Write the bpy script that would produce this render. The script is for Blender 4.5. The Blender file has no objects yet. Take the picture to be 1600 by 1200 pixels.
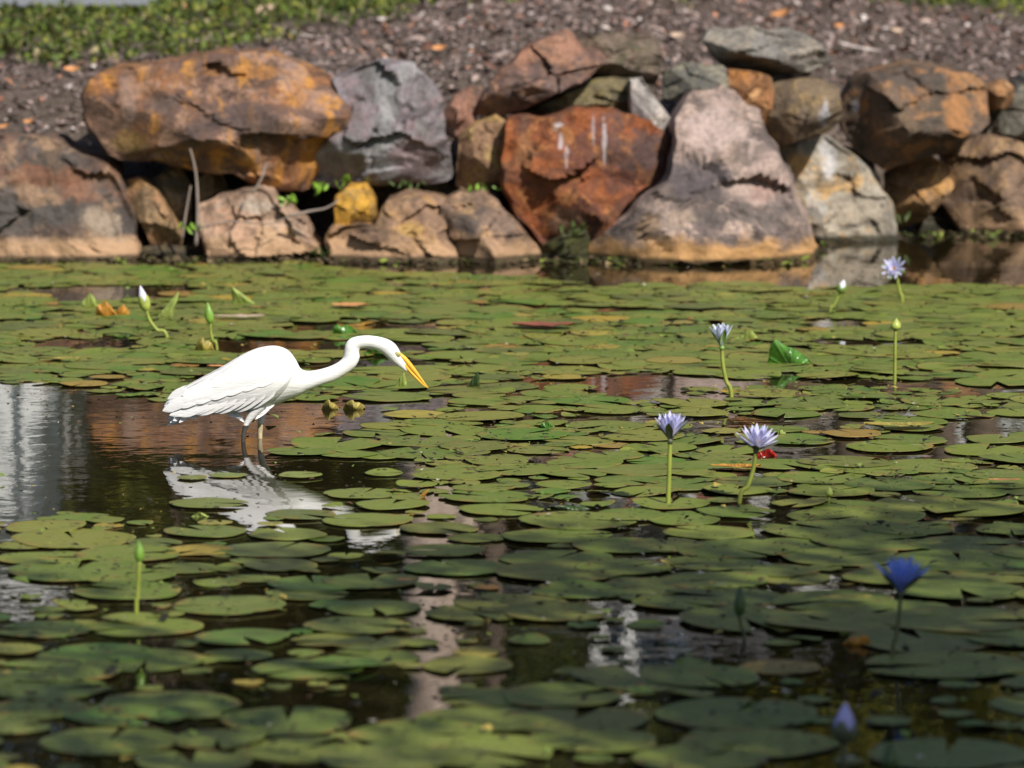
import bpy, bmesh, math, random
import numpy as np
from mathutils import Vector, noise, Matrix

# ------------------------------------------------------------------ camera, sky, sun, exposure
sc = bpy.context.scene
F, CAM_H = 6900.0, 2.03                      # focal length in photo pixels (1600 wide), eye height over the water
PITCH = math.atan(795.0 / F)
cam_data = bpy.data.cameras.new("camera")
cam = bpy.data.objects.new("camera", cam_data)
sc.collection.objects.link(cam)
cam.location = (0, 0, CAM_H)
cam.rotation_euler = (math.pi / 2 - PITCH, 0, 0)
cam_data.sensor_width = 36.0
cam_data.lens = F * 36.0 / 1600.0
cam_data.clip_start, cam_data.clip_end = 0.1, 2000.0
cam_data.dof.use_dof = True
cam_data.dof.focus_distance = 15.9
cam_data.dof.aperture_fstop = 3.3
sc.camera = cam

SUN_AZ, SUN_EL = math.radians(34), math.radians(42)     # to the right of straight behind the camera
to_sun = Vector((math.sin(SUN_AZ) * math.cos(SUN_EL), -math.cos(SUN_AZ) * math.cos(SUN_EL), math.sin(SUN_EL)))
world = bpy.data.worlds.new("World")
sc.world = world
world.use_nodes = True
wn = world.node_tree.nodes
sky = wn.new("ShaderNodeTexSky")
sky.sky_type = 'NISHITA'
sky.sun_disc = False
sky.sun_elevation = SUN_EL
sky.sun_rotation = math.atan2(to_sun.x, to_sun.y)
sky.air_density, sky.dust_density = 1.0, 1.2
world.node_tree.links.new(sky.outputs[0], wn["Background"].inputs[0])
wn["Background"].inputs[1].default_value = 0.074
sun_data = bpy.data.lights.new("sun", 'SUN')
sun_data.energy, sun_data.angle, sun_data.color = 5.0, math.radians(0.5), (1.0, 0.94, 0.85)
sun = bpy.data.objects.new("sun", sun_data)
sc.collection.objects.link(sun)
sun.rotation_euler = to_sun.to_track_quat('Z', 'Y').to_euler()
sun.location = (6, -8, 12)
sc.view_settings.view_transform = 'Standard'
sc.view_settings.look = 'None'
sc.view_settings.exposure = 0.28
sc.view_settings.gamma = 1.0
sc.view_settings.use_curve_mapping = False
sc.cycles.use_denoising = True
sc.cycles.max_bounces = 6
sc.cycles.diffuse_bounces = 3
sc.cycles.glossy_bounces = 3
sc.cycles.caustics_reflective = False
sc.cycles.caustics_refractive = False

# ------------------------------------------------------------------ helpers
rng = random.Random(7)
nrng = np.random.default_rng(11)
COL = sc.collection
CP, SP = math.cos(PITCH), math.sin(PITCH)


def ray(px, py):
    a, b = (px - 800.0) / F, (600.0 - py) / F
    return Vector((a, CP + b * SP, -SP + b * CP))


def at_depth(px, py, Y):
    d = ray(px, py)
    t = Y / d.y
    return Vector((d.x * t, Y, CAM_H + d.z * t))


def on_water(px, py, z=0.0):
    d = ray(px, py)
    t = (z - CAM_H) / d.z
    return Vector((d.x * t, d.y * t, z))


def to_pixel(x, y, z):
    dz = z - CAM_H
    fwd = y * CP - dz * SP
    up = y * SP + dz * CP
    return 800 + F * x / fwd, 600 - F * up / fwd


def tag(o, label=None, cat=None, group=None, kind=None):
    for k, v in (("label", label), ("category", cat), ("group", group), ("kind", kind)):
        if v:
            o[k] = v
    return o


def obj(name, mesh, parent=None, loc=(0, 0, 0)):
    o = bpy.data.objects.new(name, mesh)
    COL.objects.link(o)
    o.location = loc
    if parent is not None:
        o.parent = parent
    return o


def empty(name, loc):
    o = bpy.data.objects.new(name, None)
    COL.objects.link(o)
    o.location = loc
    o.empty_display_size = 0.1
    return o


def mesh_from(name, verts, faces, mats=(), smooth=True, uv=None, sharp=None):
    m = bpy.data.meshes.new(name)
    m.from_pydata([tuple(v) for v in verts], [], faces)
    for mt in mats:
        m.materials.append(mt)
    if smooth:
        m.polygons.foreach_set("use_smooth", [True] * len(m.polygons))
        if sharp:
            m.set_sharp_from_angle(angle=math.radians(sharp))
    if uv is not None:
        l = m.uv_layers.new(name="UVMap")
        idx = np.zeros(len(m.loops), dtype=np.int32)
        m.loops.foreach_get("vertex_index", idx)
        l.data.foreach_set("uv", np.asarray(uv, dtype=np.float32)[idx].ravel())
    m.update()
    return m


def recalc(m):
    bm = bmesh.new()
    bm.from_mesh(m)
    bmesh.ops.recalc_face_normals(bm, faces=bm.faces)
    bm.to_mesh(m)
    bm.free()
    return m


def face_colours(m, cols):
    a = m.attributes.new("tint", 'FLOAT_COLOR', 'FACE')
    c = np.ones((len(cols), 4), dtype=np.float32)
    c[:, :3] = cols
    a.data.foreach_set("color", c.ravel())


def tube(path, radii, seg=8, cap=True):
    """verts, faces of a tapered tube along a path of Vectors"""
    V, Fc = [], []
    n = len(path)
    prev = None
    for i, p in enumerate(path):
        t = (path[min(i + 1, n - 1)] - path[max(i - 1, 0)]).normalized()
        if prev is None:
            up = Vector((0, 0, 1)) if abs(t.z) < 0.9 else Vector((1, 0, 0))
            a = t.cross(up).normalized()
        else:
            a = (prev - t * prev.dot(t)).normalized()
        prev = a
        b = t.cross(a)
        for k in range(seg):
            th = 2 * math.pi * k / seg
            V.append(p + (a * math.cos(th) + b * math.sin(th)) * radii[i])
    for i in range(n - 1):
        for k in range(seg):
            k2 = (k + 1) % seg
            Fc.append((i * seg + k, i * seg + k2, (i + 1) * seg + k2, (i + 1) * seg + k))
    if cap:
        Fc.append(tuple(range(seg))[::-1])
        Fc.append(tuple((n - 1) * seg + k for k in range(seg)))
    return V, Fc


def join(parts):
    V, Fc = [], []
    for v, f in parts:
        o = len(V)
        V += list(v)
        Fc += [tuple(i + o for i in q) for q in f]
    return V, Fc


def catmull(pts, sub):
    pts = [np.asarray(p, float) for p in pts]
    out = []
    n = len(pts)
    for i in range(n - 1):
        p0, p1, p2, p3 = pts[max(i - 1, 0)], pts[i], pts[i + 1], pts[min(i + 2, n - 1)]
        for k in range(sub):
            t = k / sub
            out.append(0.5 * ((2 * p1) + (-p0 + p2) * t + (2 * p0 - 5 * p1 + 4 * p2 - p3) * t * t
                              + (-p0 + 3 * p1 - 3 * p2 + p3) * t ** 3))
    out.append(pts[-1])
    return out


def box(x0, x1, y0, y1, z0, z1):
    V = [(x, y, z) for z in (z0, z1) for y in (y0, y1) for x in (x0, x1)]
    Fc = [(0, 2, 3, 1), (4, 5, 7, 6), (0, 1, 5, 4), (2, 6, 7, 3), (0, 4, 6, 2), (1, 3, 7, 5)]
    return V, Fc


# ------------------------------------------------------------------ materials
class NT:
    def __init__(self, name):
        self.m = bpy.data.materials.new(name)
        self.m.use_nodes = True
        self.t = self.m.node_tree
        self.b = self.t.nodes["Principled BSDF"]

    def n(self, kind, **kw):
        nd = self.t.nodes.new("ShaderNode" + kind)
        for k, v in kw.items():
            if k in nd.inputs.keys():
                nd.inputs[k].default_value = v
            else:
                setattr(nd, k, v)
        return nd

    def l(self, a, b):
        self.t.links.new(a, b)

    def noise(self, vec, scale, detail=4, rough=0.55, dist=0.0):
        nd = self.n("TexNoise")
        nd.inputs["Scale"].default_value = scale
        nd.inputs["Detail"].default_value = detail
        nd.inputs["Roughness"].default_value = rough
        nd.inputs["Distortion"].default_value = dist
        if vec is not None:
            self.l(vec, nd.inputs["Vector"])
        return nd.outputs["Fac"]

    def ramp(self, fac, stops, interp='LINEAR'):
        nd = self.n("ValToRGB")
        cr = nd.color_ramp
        cr.interpolation = interp
        while len(cr.elements) < len(stops):
            cr.elements.new(0.5)
        for e, (p, c) in zip(cr.elements, stops):
            e.position = p
            if isinstance(c, (int, float)):
                c = (c, c, c)
            e.color = (*c, 1)
        self.l(fac, nd.inputs[0])
        return nd.outputs[0]

    def mix(self, fac, a, b, mode='MIX'):
        nd = self.n("Mix", data_type='RGBA', blend_type=mode)
        for s, v in ((0, fac), (6, a), (7, b)):
            if isinstance(v, (int, float)):
                nd.inputs[s].default_value = v
            elif isinstance(v, tuple):
                nd.inputs[s].default_value = (*v, 1)
            else:
                self.l(v, nd.inputs[s])
        return nd.outputs[2]

    def math(self, op, a, b=None, c=None, clamp=False):
        nd = self.n("Math", operation=op, use_clamp=clamp)
        for i, v in enumerate((a, b, c)):
            if v is None:
                continue
            if isinstance(v, (int, float)):
                nd.inputs[i].default_value = v
            else:
                self.l(v, nd.inputs[i])
        return nd.outputs[0]

    def coord(self, which="Object", scale=(1, 1, 1), loc=(0, 0, 0)):
        tc = self.n("TexCoord")
        mp = self.n("Mapping")
        mp.inputs["Scale"].default_value = scale
        mp.inputs["Location"].default_value = loc
        self.l(tc.outputs[which], mp.inputs["Vector"])
        return mp.outputs[0]

    def bump(self, h, strength, dist, prev=None):
        nd = self.n("Bump")
        nd.inputs["Strength"].default_value = strength
        nd.inputs["Distance"].default_value = dist
        self.l(h, nd.inputs["Height"])
        if prev is not None:
            self.l(prev, nd.inputs["Normal"])
        return nd.outputs[0]

    def out(self, col=None, rough=None, normal=None, **kw):
        for s, v in (("Base Color", col), ("Roughness", rough), ("Normal", normal)):
            if v is None:
                continue
            if isinstance(v, tuple):
                self.b.inputs[s].default_value = (*v, 1)
            elif isinstance(v, (int, float)):
                self.b.inputs[s].default_value = v
            else:
                self.l(v, self.b.inputs[s])
        for k, v in kw.items():
            self.b.inputs[k.replace("_", " ")].default_value = v
        return self.m


def plain(name, col, rough=0.6, var=0.15, scale=8.0, bump=0.0, **kw):
    t = NT(name)
    v = t.coord("Object")
    f = t.noise(v, scale, 5)
    c = t.mix(t.ramp(f, [(0.3, 0.0), (0.7, 1.0)]), tuple(x * (1 - var) for x in col), tuple(min(1, x * (1 + var)) for x in col))
    nm = t.bump(t.noise(v, scale * 4, 4), bump, 0.01) if bump else None
    return t.out(c, rough, nm, **kw)


def tinted(name, rough=0.7, spec=0.3, trans=0.0):
    """colour comes from the per-piece tint, broken up by a little noise"""
    t = NT(name)
    a = t.n("Attribute", attribute_name="tint")
    f = t.noise(t.coord("Object"), 60.0, 3)
    c = t.mix(0.35, a.outputs["Color"], t.ramp(f, [(0.25, 0.35), (0.75, 1.0)]), 'MULTIPLY')
    t.out(c, rough)
    t.b.inputs["Specular IOR Level"].default_value = spec
    if trans:
        tr = t.n("BsdfTranslucent")
        t.l(c, tr.inputs[0])
        mx = t.n("MixShader")
        mx.inputs[0].default_value = trans
        t.l(t.b.outputs[0], mx.inputs[1])
        t.l(tr.outputs[0], mx.inputs[2])
        t.l(mx.outputs[0], t.t.nodes["Material Output"].inputs[0])
    return t.m


def water_material():
    t = NT("pond_water")
    g = t.n("NewGeometry")
    mp = t.n("Mapping")
    mp.inputs["Scale"].default_value = (1.0, 1.0, 1.0)
    t.l(g.outputs["Position"], mp.inputs["Vector"])
    n1 = t.noise(mp.outputs[0], 5.0, 2, 0.5)
    n2 = t.noise(mp.outputs[0], 26.0, 2, 0.5)
    # calm in most places, a little livelier in drifting patches
    patch = t.ramp(t.noise(mp.outputs[0], 0.8, 2), [(0.42, 0.25), (0.65, 1.0)])
    h = t.math('ADD', t.math('MULTIPLY', n1, 0.0012), t.math('MULTIPLY', t.math('MULTIPLY', n2, 0.00030), patch))
    nm = t.bump(h, 1.0, 1.0)
    murk = t.mix(t.noise(mp.outputs[0], 1.3, 3), (0.008, 0.007, 0.003), (0.022, 0.016, 0.006))
    return t.out(murk, 0.012, nm, IOR=1.5)


def pad_material(name, yellow=False):
    t = NT(name)
    tc = t.n("TexCoord")
    uv = tc.outputs["UV"]
    sx = t.n("SeparateXYZ")
    t.l(uv, sx.inputs[0])
    att = t.n("Attribute", attribute_name="tint")
    info = t.n("ObjectInfo")
    rnd = t.math('FRACT', t.math('ADD', att.outputs["Fac"], info.outputs["Random"]))
    r = t.math('SQRT', t.math('ADD', t.math('MULTIPLY', sx.outputs[0], sx.outputs[0]), t.math('MULTIPLY', sx.outputs[1], sx.outputs[1])))
    ang = t.math('ARCTAN2', sx.outputs[1], sx.outputs[0])
    vein = t.math('POWER', t.math('ABSOLUTE', t.math('COSINE', t.math('MULTIPLY', ang, 9.0))), 40.0)
    vein = t.math('MULTIPLY', vein, t.math('SUBTRACT', 1.0, r, clamp=True))
    g = t.n("NewGeometry")
    wn1 = t.noise(g.outputs["Position"], 9.0, 5, 0.6)
    wn2 = t.noise(g.outputs["Position"], 55.0, 3, 0.6)
    if yellow:
        base = t.ramp(rnd, [(0.0, (0.40, 0.27, 0.035)), (0.4, (0.33, 0.28, 0.05)), (0.7, (0.30, 0.13, 0.03)), (1.0, (0.24, 0.25, 0.05))])
    else:
        base = t.ramp(rnd, [(0.0, (0.085, 0.140, 0.020)), (0.2, (0.125, 0.180, 0.024)), (0.42, (0.165, 0.205, 0.028)), (0.6, (0.110, 0.150, 0.028)),
                            (0.78, (0.200, 0.205, 0.034)), (0.9, (0.065, 0.095, 0.022)), (0.96, (0.075, 0.175, 0.018)), (1.0, (0.070, 0.165, 0.018))])
    dull = t.mix(t.ramp(wn1, [(0.38, 0.0), (0.68, 0.55)]), base, (0.165, 0.160, 0.045))
    dull = t.mix(t.math('MULTIPLY', vein, 0.75), dull, (0.27, 0.29, 0.10))
    # browned and yellowed patches along the margin
    edge = t.math('MULTIPLY', t.ramp(r, [(0.72, 0.0), (1.0, 1.0)]), t.ramp(wn1, [(0.50, 0.0), (0.62, 1.0)]))
    dull = t.mix(t.math('MULTIPLY', edge, 0.8), dull, (0.24, 0.15, 0.04))
    # small dark bites and specks
    vo = t.n("TexVoronoi")
    vo.inputs["Scale"].default_value = 17.0
    t.l(g.outputs["Position"], vo.inputs["Vector"])
    speck = t.math('MULTIPLY', t.ramp(vo.outputs["Distance"], [(0.13, 1.0), (0.24, 0.0)]), t.ramp(t.math('ADD', wn2, t.math('MULTIPLY', r, 0.16)), [(0.54, 0.0), (0.66, 1.0)]))
    dull = t.mix(t.math('MULTIPLY', speck, 0.85), dull, (0.02, 0.018, 0.010))
    nm = t.bump(t.math('ADD', t.math('MULTIPLY', vein, 0.5), wn2), 0.35, 0.004)
    rough = t.ramp(wn1, [(0.3, 0.30), (0.7, 0.60)])
    m = t.out(dull, rough, nm)
    t.b.inputs["Specular IOR Level"].default_value = 0.38
    return m


ROCK_GAIN = 1.0


def rock_material(name, c1, c2, c3, scale=2.6, streak=None, streak_amt=0.0, foot=None, moss=0.0, seed=0.0, band=0.0, patches=(), Y=23.6):
    c1, c2, c3 = (tuple(min(.8, x * ROCK_GAIN) for x in q) for q in (c1, c2, c3))
    t = NT(name)
    v = t.coord("Object", loc=(seed * 3.7, seed * 1.9, seed * 2.3))
    n1 = t.noise(v, scale, 7, 0.62, 0.6)
    n2 = t.noise(v, scale * 2.7, 8, 0.68, 0.4)
    n3 = t.noise(v, 34.0, 6, 0.7)
    n0 = t.noise(t.coord("Object", scale=(1.0, 1.0, 1.6), loc=(seed * 5.1, seed, seed * 4.3)), scale * 0.75, 6, 0.65, 1.2)
    c = t.mix(t.ramp(n1, [(0.44, 0.0), (0.54, 1.0)]), c1, c2)
    c = t.mix(t.ramp(n2, [(0.52, 0.0), (0.58, 1.0)]), c, c3)
    # dark weathered skin in large uneven patches
    c = t.mix(t.math('MULTIPLY', t.ramp(n0, [(0.50, 0.0), (0.57, 1.0)]), 0.62), c, tuple(0.30 * x + 0.014 for x in c2))
    if band:
        vb = t.coord("Object", scale=(1.0, 1.0, 4.5), loc=(seed, 0, seed * 2))
        nb = t.noise(vb, 3.4, 5, 0.6, 0.8)
        c = t.mix(t.math('MULTIPLY', t.ramp(nb, [(0.48, 0.0), (0.56, 1.0)]), band), c, tuple(x * 0.42 for x in c1))
    if streak:
        vs = t.coord("Object", scale=(1.0, 1.0, 0.16), loc=(seed * 2, seed, 0))
        ns = t.noise(vs, 8.5, 4, 0.6, 0.3)
        c = t.mix(t.math('MULTIPLY', t.ramp(ns, [(0.52, 0.0), (0.63, 1.0)]), streak_amt), c, streak)
    gp_ = t.n("NewGeometry")
    sp_ = t.n("SeparateXYZ")
    t.l(gp_.outputs["Position"], sp_.inputs[0])
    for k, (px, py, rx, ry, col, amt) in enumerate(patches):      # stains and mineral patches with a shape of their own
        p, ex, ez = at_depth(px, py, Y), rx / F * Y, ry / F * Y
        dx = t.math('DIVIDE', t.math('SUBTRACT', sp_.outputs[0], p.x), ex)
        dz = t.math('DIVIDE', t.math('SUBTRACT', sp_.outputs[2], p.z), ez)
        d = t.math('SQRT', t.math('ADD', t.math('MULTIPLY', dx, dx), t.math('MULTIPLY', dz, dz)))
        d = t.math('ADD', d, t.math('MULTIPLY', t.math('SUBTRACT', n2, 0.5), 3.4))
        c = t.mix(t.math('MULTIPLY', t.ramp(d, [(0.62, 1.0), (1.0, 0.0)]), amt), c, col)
    # dark and pale mineral speckle
    c = t.mix(0.75, c, t.ramp(n3, [(0.30, 0.30), (0.5, 0.95), (0.75, 1.35)]), 'MULTIPLY')
    crack = t.n("TexVoronoi", feature='DISTANCE_TO_EDGE')
    crack.inputs["Scale"].default_value = 3.2
    wv = t.mix(0.25, v, t.n("TexNoise").outputs["Color"])
    t.l(wv, crack.inputs["Vector"])
    g = t.n("NewGeometry")
    sz = t.n("SeparateXYZ")
    t.l(g.outputs["Position"], sz.inputs[0])
    if foot:
        # pale mineral tide mark left by the changing water level
        lvl = t.math('ADD', sz.outputs[2], t.math('ADD', t.math('MULTIPLY', n1, -0.16), t.math('MULTIPLY', t.math('SUBTRACT', n2, 0.5), -0.22)))
        c = t.mix(t.ramp(lvl, [(0.0, 0.85), (0.06, 0.0)]), c, foot)
    if moss:
        sn = t.n("SeparateXYZ")
        t.l(g.outputs["Normal"], sn.inputs[0])
        mk = t.math('MULTIPLY', t.ramp(n2, [(0.45, 0.0), (0.6, 1.0)]), moss)
        c = t.mix(mk, c, (0.07, 0.075, 0.02))
    # wet algae line right at the water
    wet = t.ramp(t.math('ADD', sz.outputs[2], t.math('MULTIPLY', n2, -0.02)), [(0.018, 1.0), (0.034, 0.0)])
    c = t.mix(t.math('MULTIPLY', wet, 0.85), c, (0.022, 0.022, 0.012))
    nm = t.bump(n2, 0.8, 0.06)
    nm = t.bump(n3, 0.35, 0.014, nm)
    nm = t.bump(t.ramp(crack.outputs[0], [(0.0, 0.0), (0.03, 1.0)]), 0.25, 0.01, nm)
    m = t.out(c, t.ramp(n3, [(0.3, 0.62), (0.7, 0.88)]), nm)
    t.b.inputs["Specular IOR Level"].default_value = 0.25
    return m


M_water = water_material()
M_pad = pad_material("lily_pad_green")
M_pad_y = pad_material("lily_pad_yellowed", True)
M_litter = tinted("leaf_litter", 0.75)
M_grass = tinted("grass_blades", 0.55, 0.3, 0.25)
M_leaf = tinted("tree_leaves", 0.5, 0.35, 0.25)


def ground_material():
    t = NT("bank_soil")
    g = t.n("NewGeometry")
    n1 = t.noise(g.outputs["Position"], 1.1, 6, 0.6)
    n2 = t.noise(g.outputs["Position"], 28.0, 6, 0.7)
    c = t.mix(t.ramp(n2, [(0.35, 0.0), (0.65, 1.0)]), (0.045, 0.032, 0.024), (0.19, 0.14, 0.12))
    c = t.mix(t.ramp(n1, [(0.4, 0.0), (0.65, 0.6)]), c, (0.085, 0.065, 0.04))
    nm = t.bump(n2, 0.8, 0.03)
    return t.out(c, 0.9, nm)


M_ground = ground_material()


def path_material():
    t = NT("path_concrete")
    g = t.n("NewGeometry")
    n2 = t.noise(g.outputs["Position"], 20.0, 6, 0.7)
    c = t.mix(n2, (0.15, 0.165, 0.18), (0.24, 0.25, 0.265))
    return t.out(c, 0.85, t.bump(n2, 0.3, 0.005))


M_path = path_material()


def lawn_material():
    t = NT("far_lawn")
    g = t.n("NewGeometry")
    n2 = t.noise(g.outputs["Position"], 9.0, 6, 0.7)
    c = t.mix(n2, (0.035, 0.06, 0.014), (0.10, 0.13, 0.035))
    return t.out(c, 0.9, t.bump(n2, 0.6, 0.03))


M_lawn = lawn_material()


def bark_material(name, a, b):
    t = NT(name)
    v = t.coord("Object", scale=(1, 1, 0.25))
    n1 = t.noise(v, 5.0, 6, 0.65, 0.5)
    n2 = t.noise(v, 22.0, 5, 0.6)
    c = t.mix(t.ramp(n1, [(0.42, 0.0), (0.58, 1.0)]), a, b)
    return t.out(c, 0.8, t.bump(n2, 0.6, 0.02))


M_gum = bark_material("pale_gum_bark", (0.62, 0.50, 0.42), (0.36, 0.27, 0.22))
M_bark = bark_material("grey_brown_bark", (0.15, 0.11, 0.08), (0.07, 0.05, 0.04))
M_twig = bark_material("dead_twig_bark", (0.26, 0.21, 0.18), (0.14, 0.11, 0.09))

# ------------------------------------------------------------------ ground and water
GY = [-400, -100, -30, -4, 3, 6.5]
GZ = [1.2, 1.0, 0.8, 0.55, 0.40, -0.36]
PT = [-4.0, -0.6, 0.55, 0.85, 1.15, 2.5, 6.0, 9.0, 30.0, 90.0, 400.0]
PZ = [-0.36, -0.36, -0.12, 0.30, 0.58, 0.86, 1.13, 1.22, 1.45, 2.0, 4.0]


def shore_shift(x):
    t = min(1.0, max(0.0, (x - 1.45) / 0.5))
    return 2.1 * t * t * (3 - 2 * t)


def ground_z(x, y):
    if y < 15:
        return float(np.interp(y, GY, GZ))
    t = y - 23.5 - shore_shift(x)
    z = float(np.interp(t, PT, PZ))
    if t > 0.3:
        z += 0.035 * noise.noise(Vector((x * 1.3, y * 1.3, 0.0))) + 0.015 * noise.noise(Vector((x * 5, y * 5, 3.0)))
    return z


def build_ground():
    xs = np.unique(np.concatenate([np.linspace(-400, -40, 10), np.linspace(-40, -6, 18), np.arange(-6, 7.01, 0.11), np.linspace(7.2, 40, 18), np.linspace(40, 400, 10)]))
    ys = np.unique(np.concatenate([np.linspace(-300, -10, 8), np.linspace(-8, 22, 31), np.arange(22.5, 33, 0.11), np.linspace(33.5, 60, 18), np.linspace(70, 600, 12)]))
    V = [(x, y, ground_z(x, y)) for y in ys for x in xs]
    nx = len(xs)
    Fc = [(j * nx + i, j * nx + i + 1, (j + 1) * nx + i + 1, (j + 1) * nx + i) for j in range(len(ys) - 1) for i in range(nx - 1)]
    m = mesh_from("ground", V, Fc, (M_ground, M_lawn))
    for p in m.polygons:
        c = p.center
        if c.y > 33 or c.y < 2:
            p.material_index = 1
    tag(obj("ground", m), "brown soil bank and lawn around the pond", None, None, "structure")


build_ground()
wv = [(-60, 3.2, 0), (60, 3.2, 0), (60, 26.6, 0), (-60, 26.6, 0)]
tag(obj("water", mesh_from("water", wv, [(0, 1, 2, 3)], (M_water,))), "still dark pond water with mirror reflections", None, None, "structure")

# concrete path beyond the bank (its near edge shows at the top left corner)
P = []
for i, x in enumerate(np.linspace(-30, -2.0, 40)):
    y0 = 29.55 + 0.10 * (x + 3.4) ** 2 * (1 if x > -3.4 else 0.02)
    for yy in (y0, y0 + 1.9):
        P.append((x, yy, ground_z(x, yy) + 0.05))
pf = [(2 * i, 2 * i + 2, 2 * i + 3, 2 * i + 1) for i in range(39)]
tag(obj("path", mesh_from("path", P, pf, (M_path,))), "grey concrete path beyond the grassy bank", None, None, "structure")

# ------------------------------------------------------------------ boulders of the retaining wall
def resample(poly, n):
    P = np.array(poly, float)
    for _ in range(1):                                   # one corner cut keeps the broken-stone outline
        Q = np.roll(P, -1, axis=0)
        P = np.stack([P * 0.95 + Q * 0.05, P * 0.05 + Q * 0.95], 1).reshape(-1, 2)
    Q = np.roll(P, -1, axis=0)
    L = np.linalg.norm(Q - P, axis=1)
    s = np.concatenate([[0], np.cumsum(L)])
    u = np.linspace(0, s[-1], n, endpoint=False)
    PP = np.vstack([P, P[:1]])
    return np.stack([np.interp(u, s, PP[:, 0]), np.interp(u, s, PP[:, 1])], 1)


def boulder(label, poly, Y, mat, bulge=0.22, depth=0.7, planes=None, seed=0, rough=0.03, name="boulder", nseg=110):
    r = random.Random(seed * 31 + 5)
    P = resample(poly, nseg)
    W = np.array([[at_depth(a, b, Y).x, at_depth(a, b, Y).z] for a, b in P])
    W = W.mean(0) + (W - W.mean(0)) * 1.045
    for q in W:
        p3 = Vector((q[0] * 6.0, seed * 3.1, q[1] * 6.0))
        q[0] += 0.55 * rough * (noise.noise(p3) + 0.5 * noise.noise(p3 * 2.7))
        q[1] += 0.55 * rough * (noise.noise(p3 + Vector((9, 9, 9))) + 0.5 * noise.noise(p3 * 2.7 + Vector((5, 1, 2))))
    mn, mx = W.min(0), W.max(0)
    c = (mn + mx) / 2 * 0.5 + W.mean(0) * 0.5
    half = (mx - mn) / 2
    if planes is None:
        # random chisel cuts: offset, slope across, slope up
        planes = [(0.80, r.uniform(-.25, .25), r.uniform(-.45, -.05))]
        for _ in range(4):
            a = r.uniform(0, 2 * math.pi)
            k = r.uniform(0.7, 1.5)
            planes.append((r.uniform(0.85, 1.15), k * math.cos(a), k * math.sin(a)))
    planes = list(planes)
    for _ in range(7):                                   # smaller chips knocked off the corners
        a = r.uniform(0, 2 * math.pi)
        k = r.uniform(0.55, 1.5)
        if max(q[1] for q in poly) > 365 and math.sin(a) > 0.1:      # stones standing in the water are not undercut
            a = -a
        planes.append((r.uniform(0.62, 0.95) + k * 0.32, k * math.cos(a), k * math.sin(a)))
    rings = [1.0, 0.985, 0.96, 0.925, 0.885, 0.84, 0.79, 0.735, 0.68, 0.62, 0.56, 0.50, 0.435, 0.37, 0.30, 0.23, 0.15, 0.07]
    V, Fc = [], []
    base = Vector((c[0], Y, mn[1]))

    def bump(x, y, z):
        p = Vector((x * 2.1 + seed * 7.3, y * 2.1, z * 2.1))
        q = p * 3.1
        s = noise.fractal(p, 1.0, 2.0, 3) * 1.0
        s += (0.45 - abs(noise.noise(q))) * 1.0
        s += (0.4 - abs(noise.noise(p * 5.3 + Vector((3, 1, 7))))) * 0.55
        q1 = noise.fractal(p * 0.9 + Vector((4, 8, 1)), 1.0, 2.0, 2) * 3.2      # stepped breaks along the bedding
        fr = q1 - math.floor(q1)
        s += (math.floor(q1) + min(1.0, max(0.0, (fr - .42) / .16))) * 0.42
        s += noise.noise(p * 11.0) * 0.22
        return s * rough

    ncell = 6 if max(half) < .25 else 15
    cells_ = [(r.uniform(-1, 1), r.uniform(-1, 1), r.uniform(-.02, .02), r.uniform(-.15, .15), r.uniform(-.20, .10)) for _ in range(ncell)]
    amp = min(1.0, max(half) / .45) * (.6 if max(half) > .58 and half[1] > .4 else 1.0)

    def facet(u, v, x, z):
        # broken faces: every patch of the stone is its own tilted plane, with a step or crack where two meet
        wx, wz = 0.10 * noise.noise(Vector((x * 5, seed, z * 5))), 0.10 * noise.noise(Vector((x * 5, seed + 9, z * 5)))
        q = min(cells_, key=lambda t: (u + wx - t[0]) ** 2 + 1.6 * (v + wz - t[1]) ** 2)
        return amp * (q[2] + q[3] * (u - q[0]) * .6 + q[4] * (v - q[1]) * .6)

    def front(u, v, k):
        d = (1 - k ** 9.0) ** (1 / 1.6)
        lim = min(o + gu * u + gv * v for o, gu, gv in planes)
        return bulge * max(-0.4, min(d * 1.05, lim))

    for k in rings:
        for (wx, wz) in W:
            x, z = c[0] + (wx - c[0]) * k, c[1] + (wz - c[1]) * k
            u, v = (x - c[0]) / half[0], (z - c[1]) / half[1]
            y = Y - front(u, v, k)
            e = bump(x, y, z) * .75
            y -= facet(u, v, x, z) * min(1.0, (1 - k) * 12)
            V.append(Vector((x + e * 0.35 * (k < 1), y - e, z + e * 0.35 * (k < 1))) - base)
    ce = front(0, 0, 0)
    V.append(Vector((c[0], Y - ce - bump(c[0], Y - ce, c[1]), c[1])) - base)
    ci = len(V) - 1
    n = nseg
    for k in range(len(rings) - 1):
        for i in range(n):
            j = (i + 1) % n
            Fc.append((k * n + i, k * n + j, (k + 1) * n + j, (k + 1) * n + i))
    k = len(rings) - 1
    for i in range(n):
        Fc.append((k * n + i, k * n + (i + 1) % n, ci))
    prev = 0
    for sc_, dy in ((1.0, 0.25), (0.97, 0.55), (0.86, 0.85), (0.6, 1.0)):
        st = len(V)
        for (wx, wz) in W:
            x, z = c[0] + (wx - c[0]) * sc_, c[1] + (wz - c[1]) * sc_
            y = Y + depth * dy
            e = bump(x, y, z)
            V.append(Vector((x + e * .5, y, z + e * .4)) - base)
        for i in range(n):
            j = (i + 1) % n
            Fc.append((prev + j, prev + i, st + i, st + j))
        prev = st
    V.append(Vector((c[0], Y + depth, c[1])) - base)
    for i in range(n):
        Fc.append((prev + (i + 1) % n, prev + i, len(V) - 1))
    m = recalc(mesh_from(name, V, Fc, (mat,), True))
    m.set_sharp_from_angle(angle=math.radians(30))
    return tag(obj(name, m, None, base), label, "boulder" if name == "boulder" else "stone", "boulders of the retaining wall")


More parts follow.
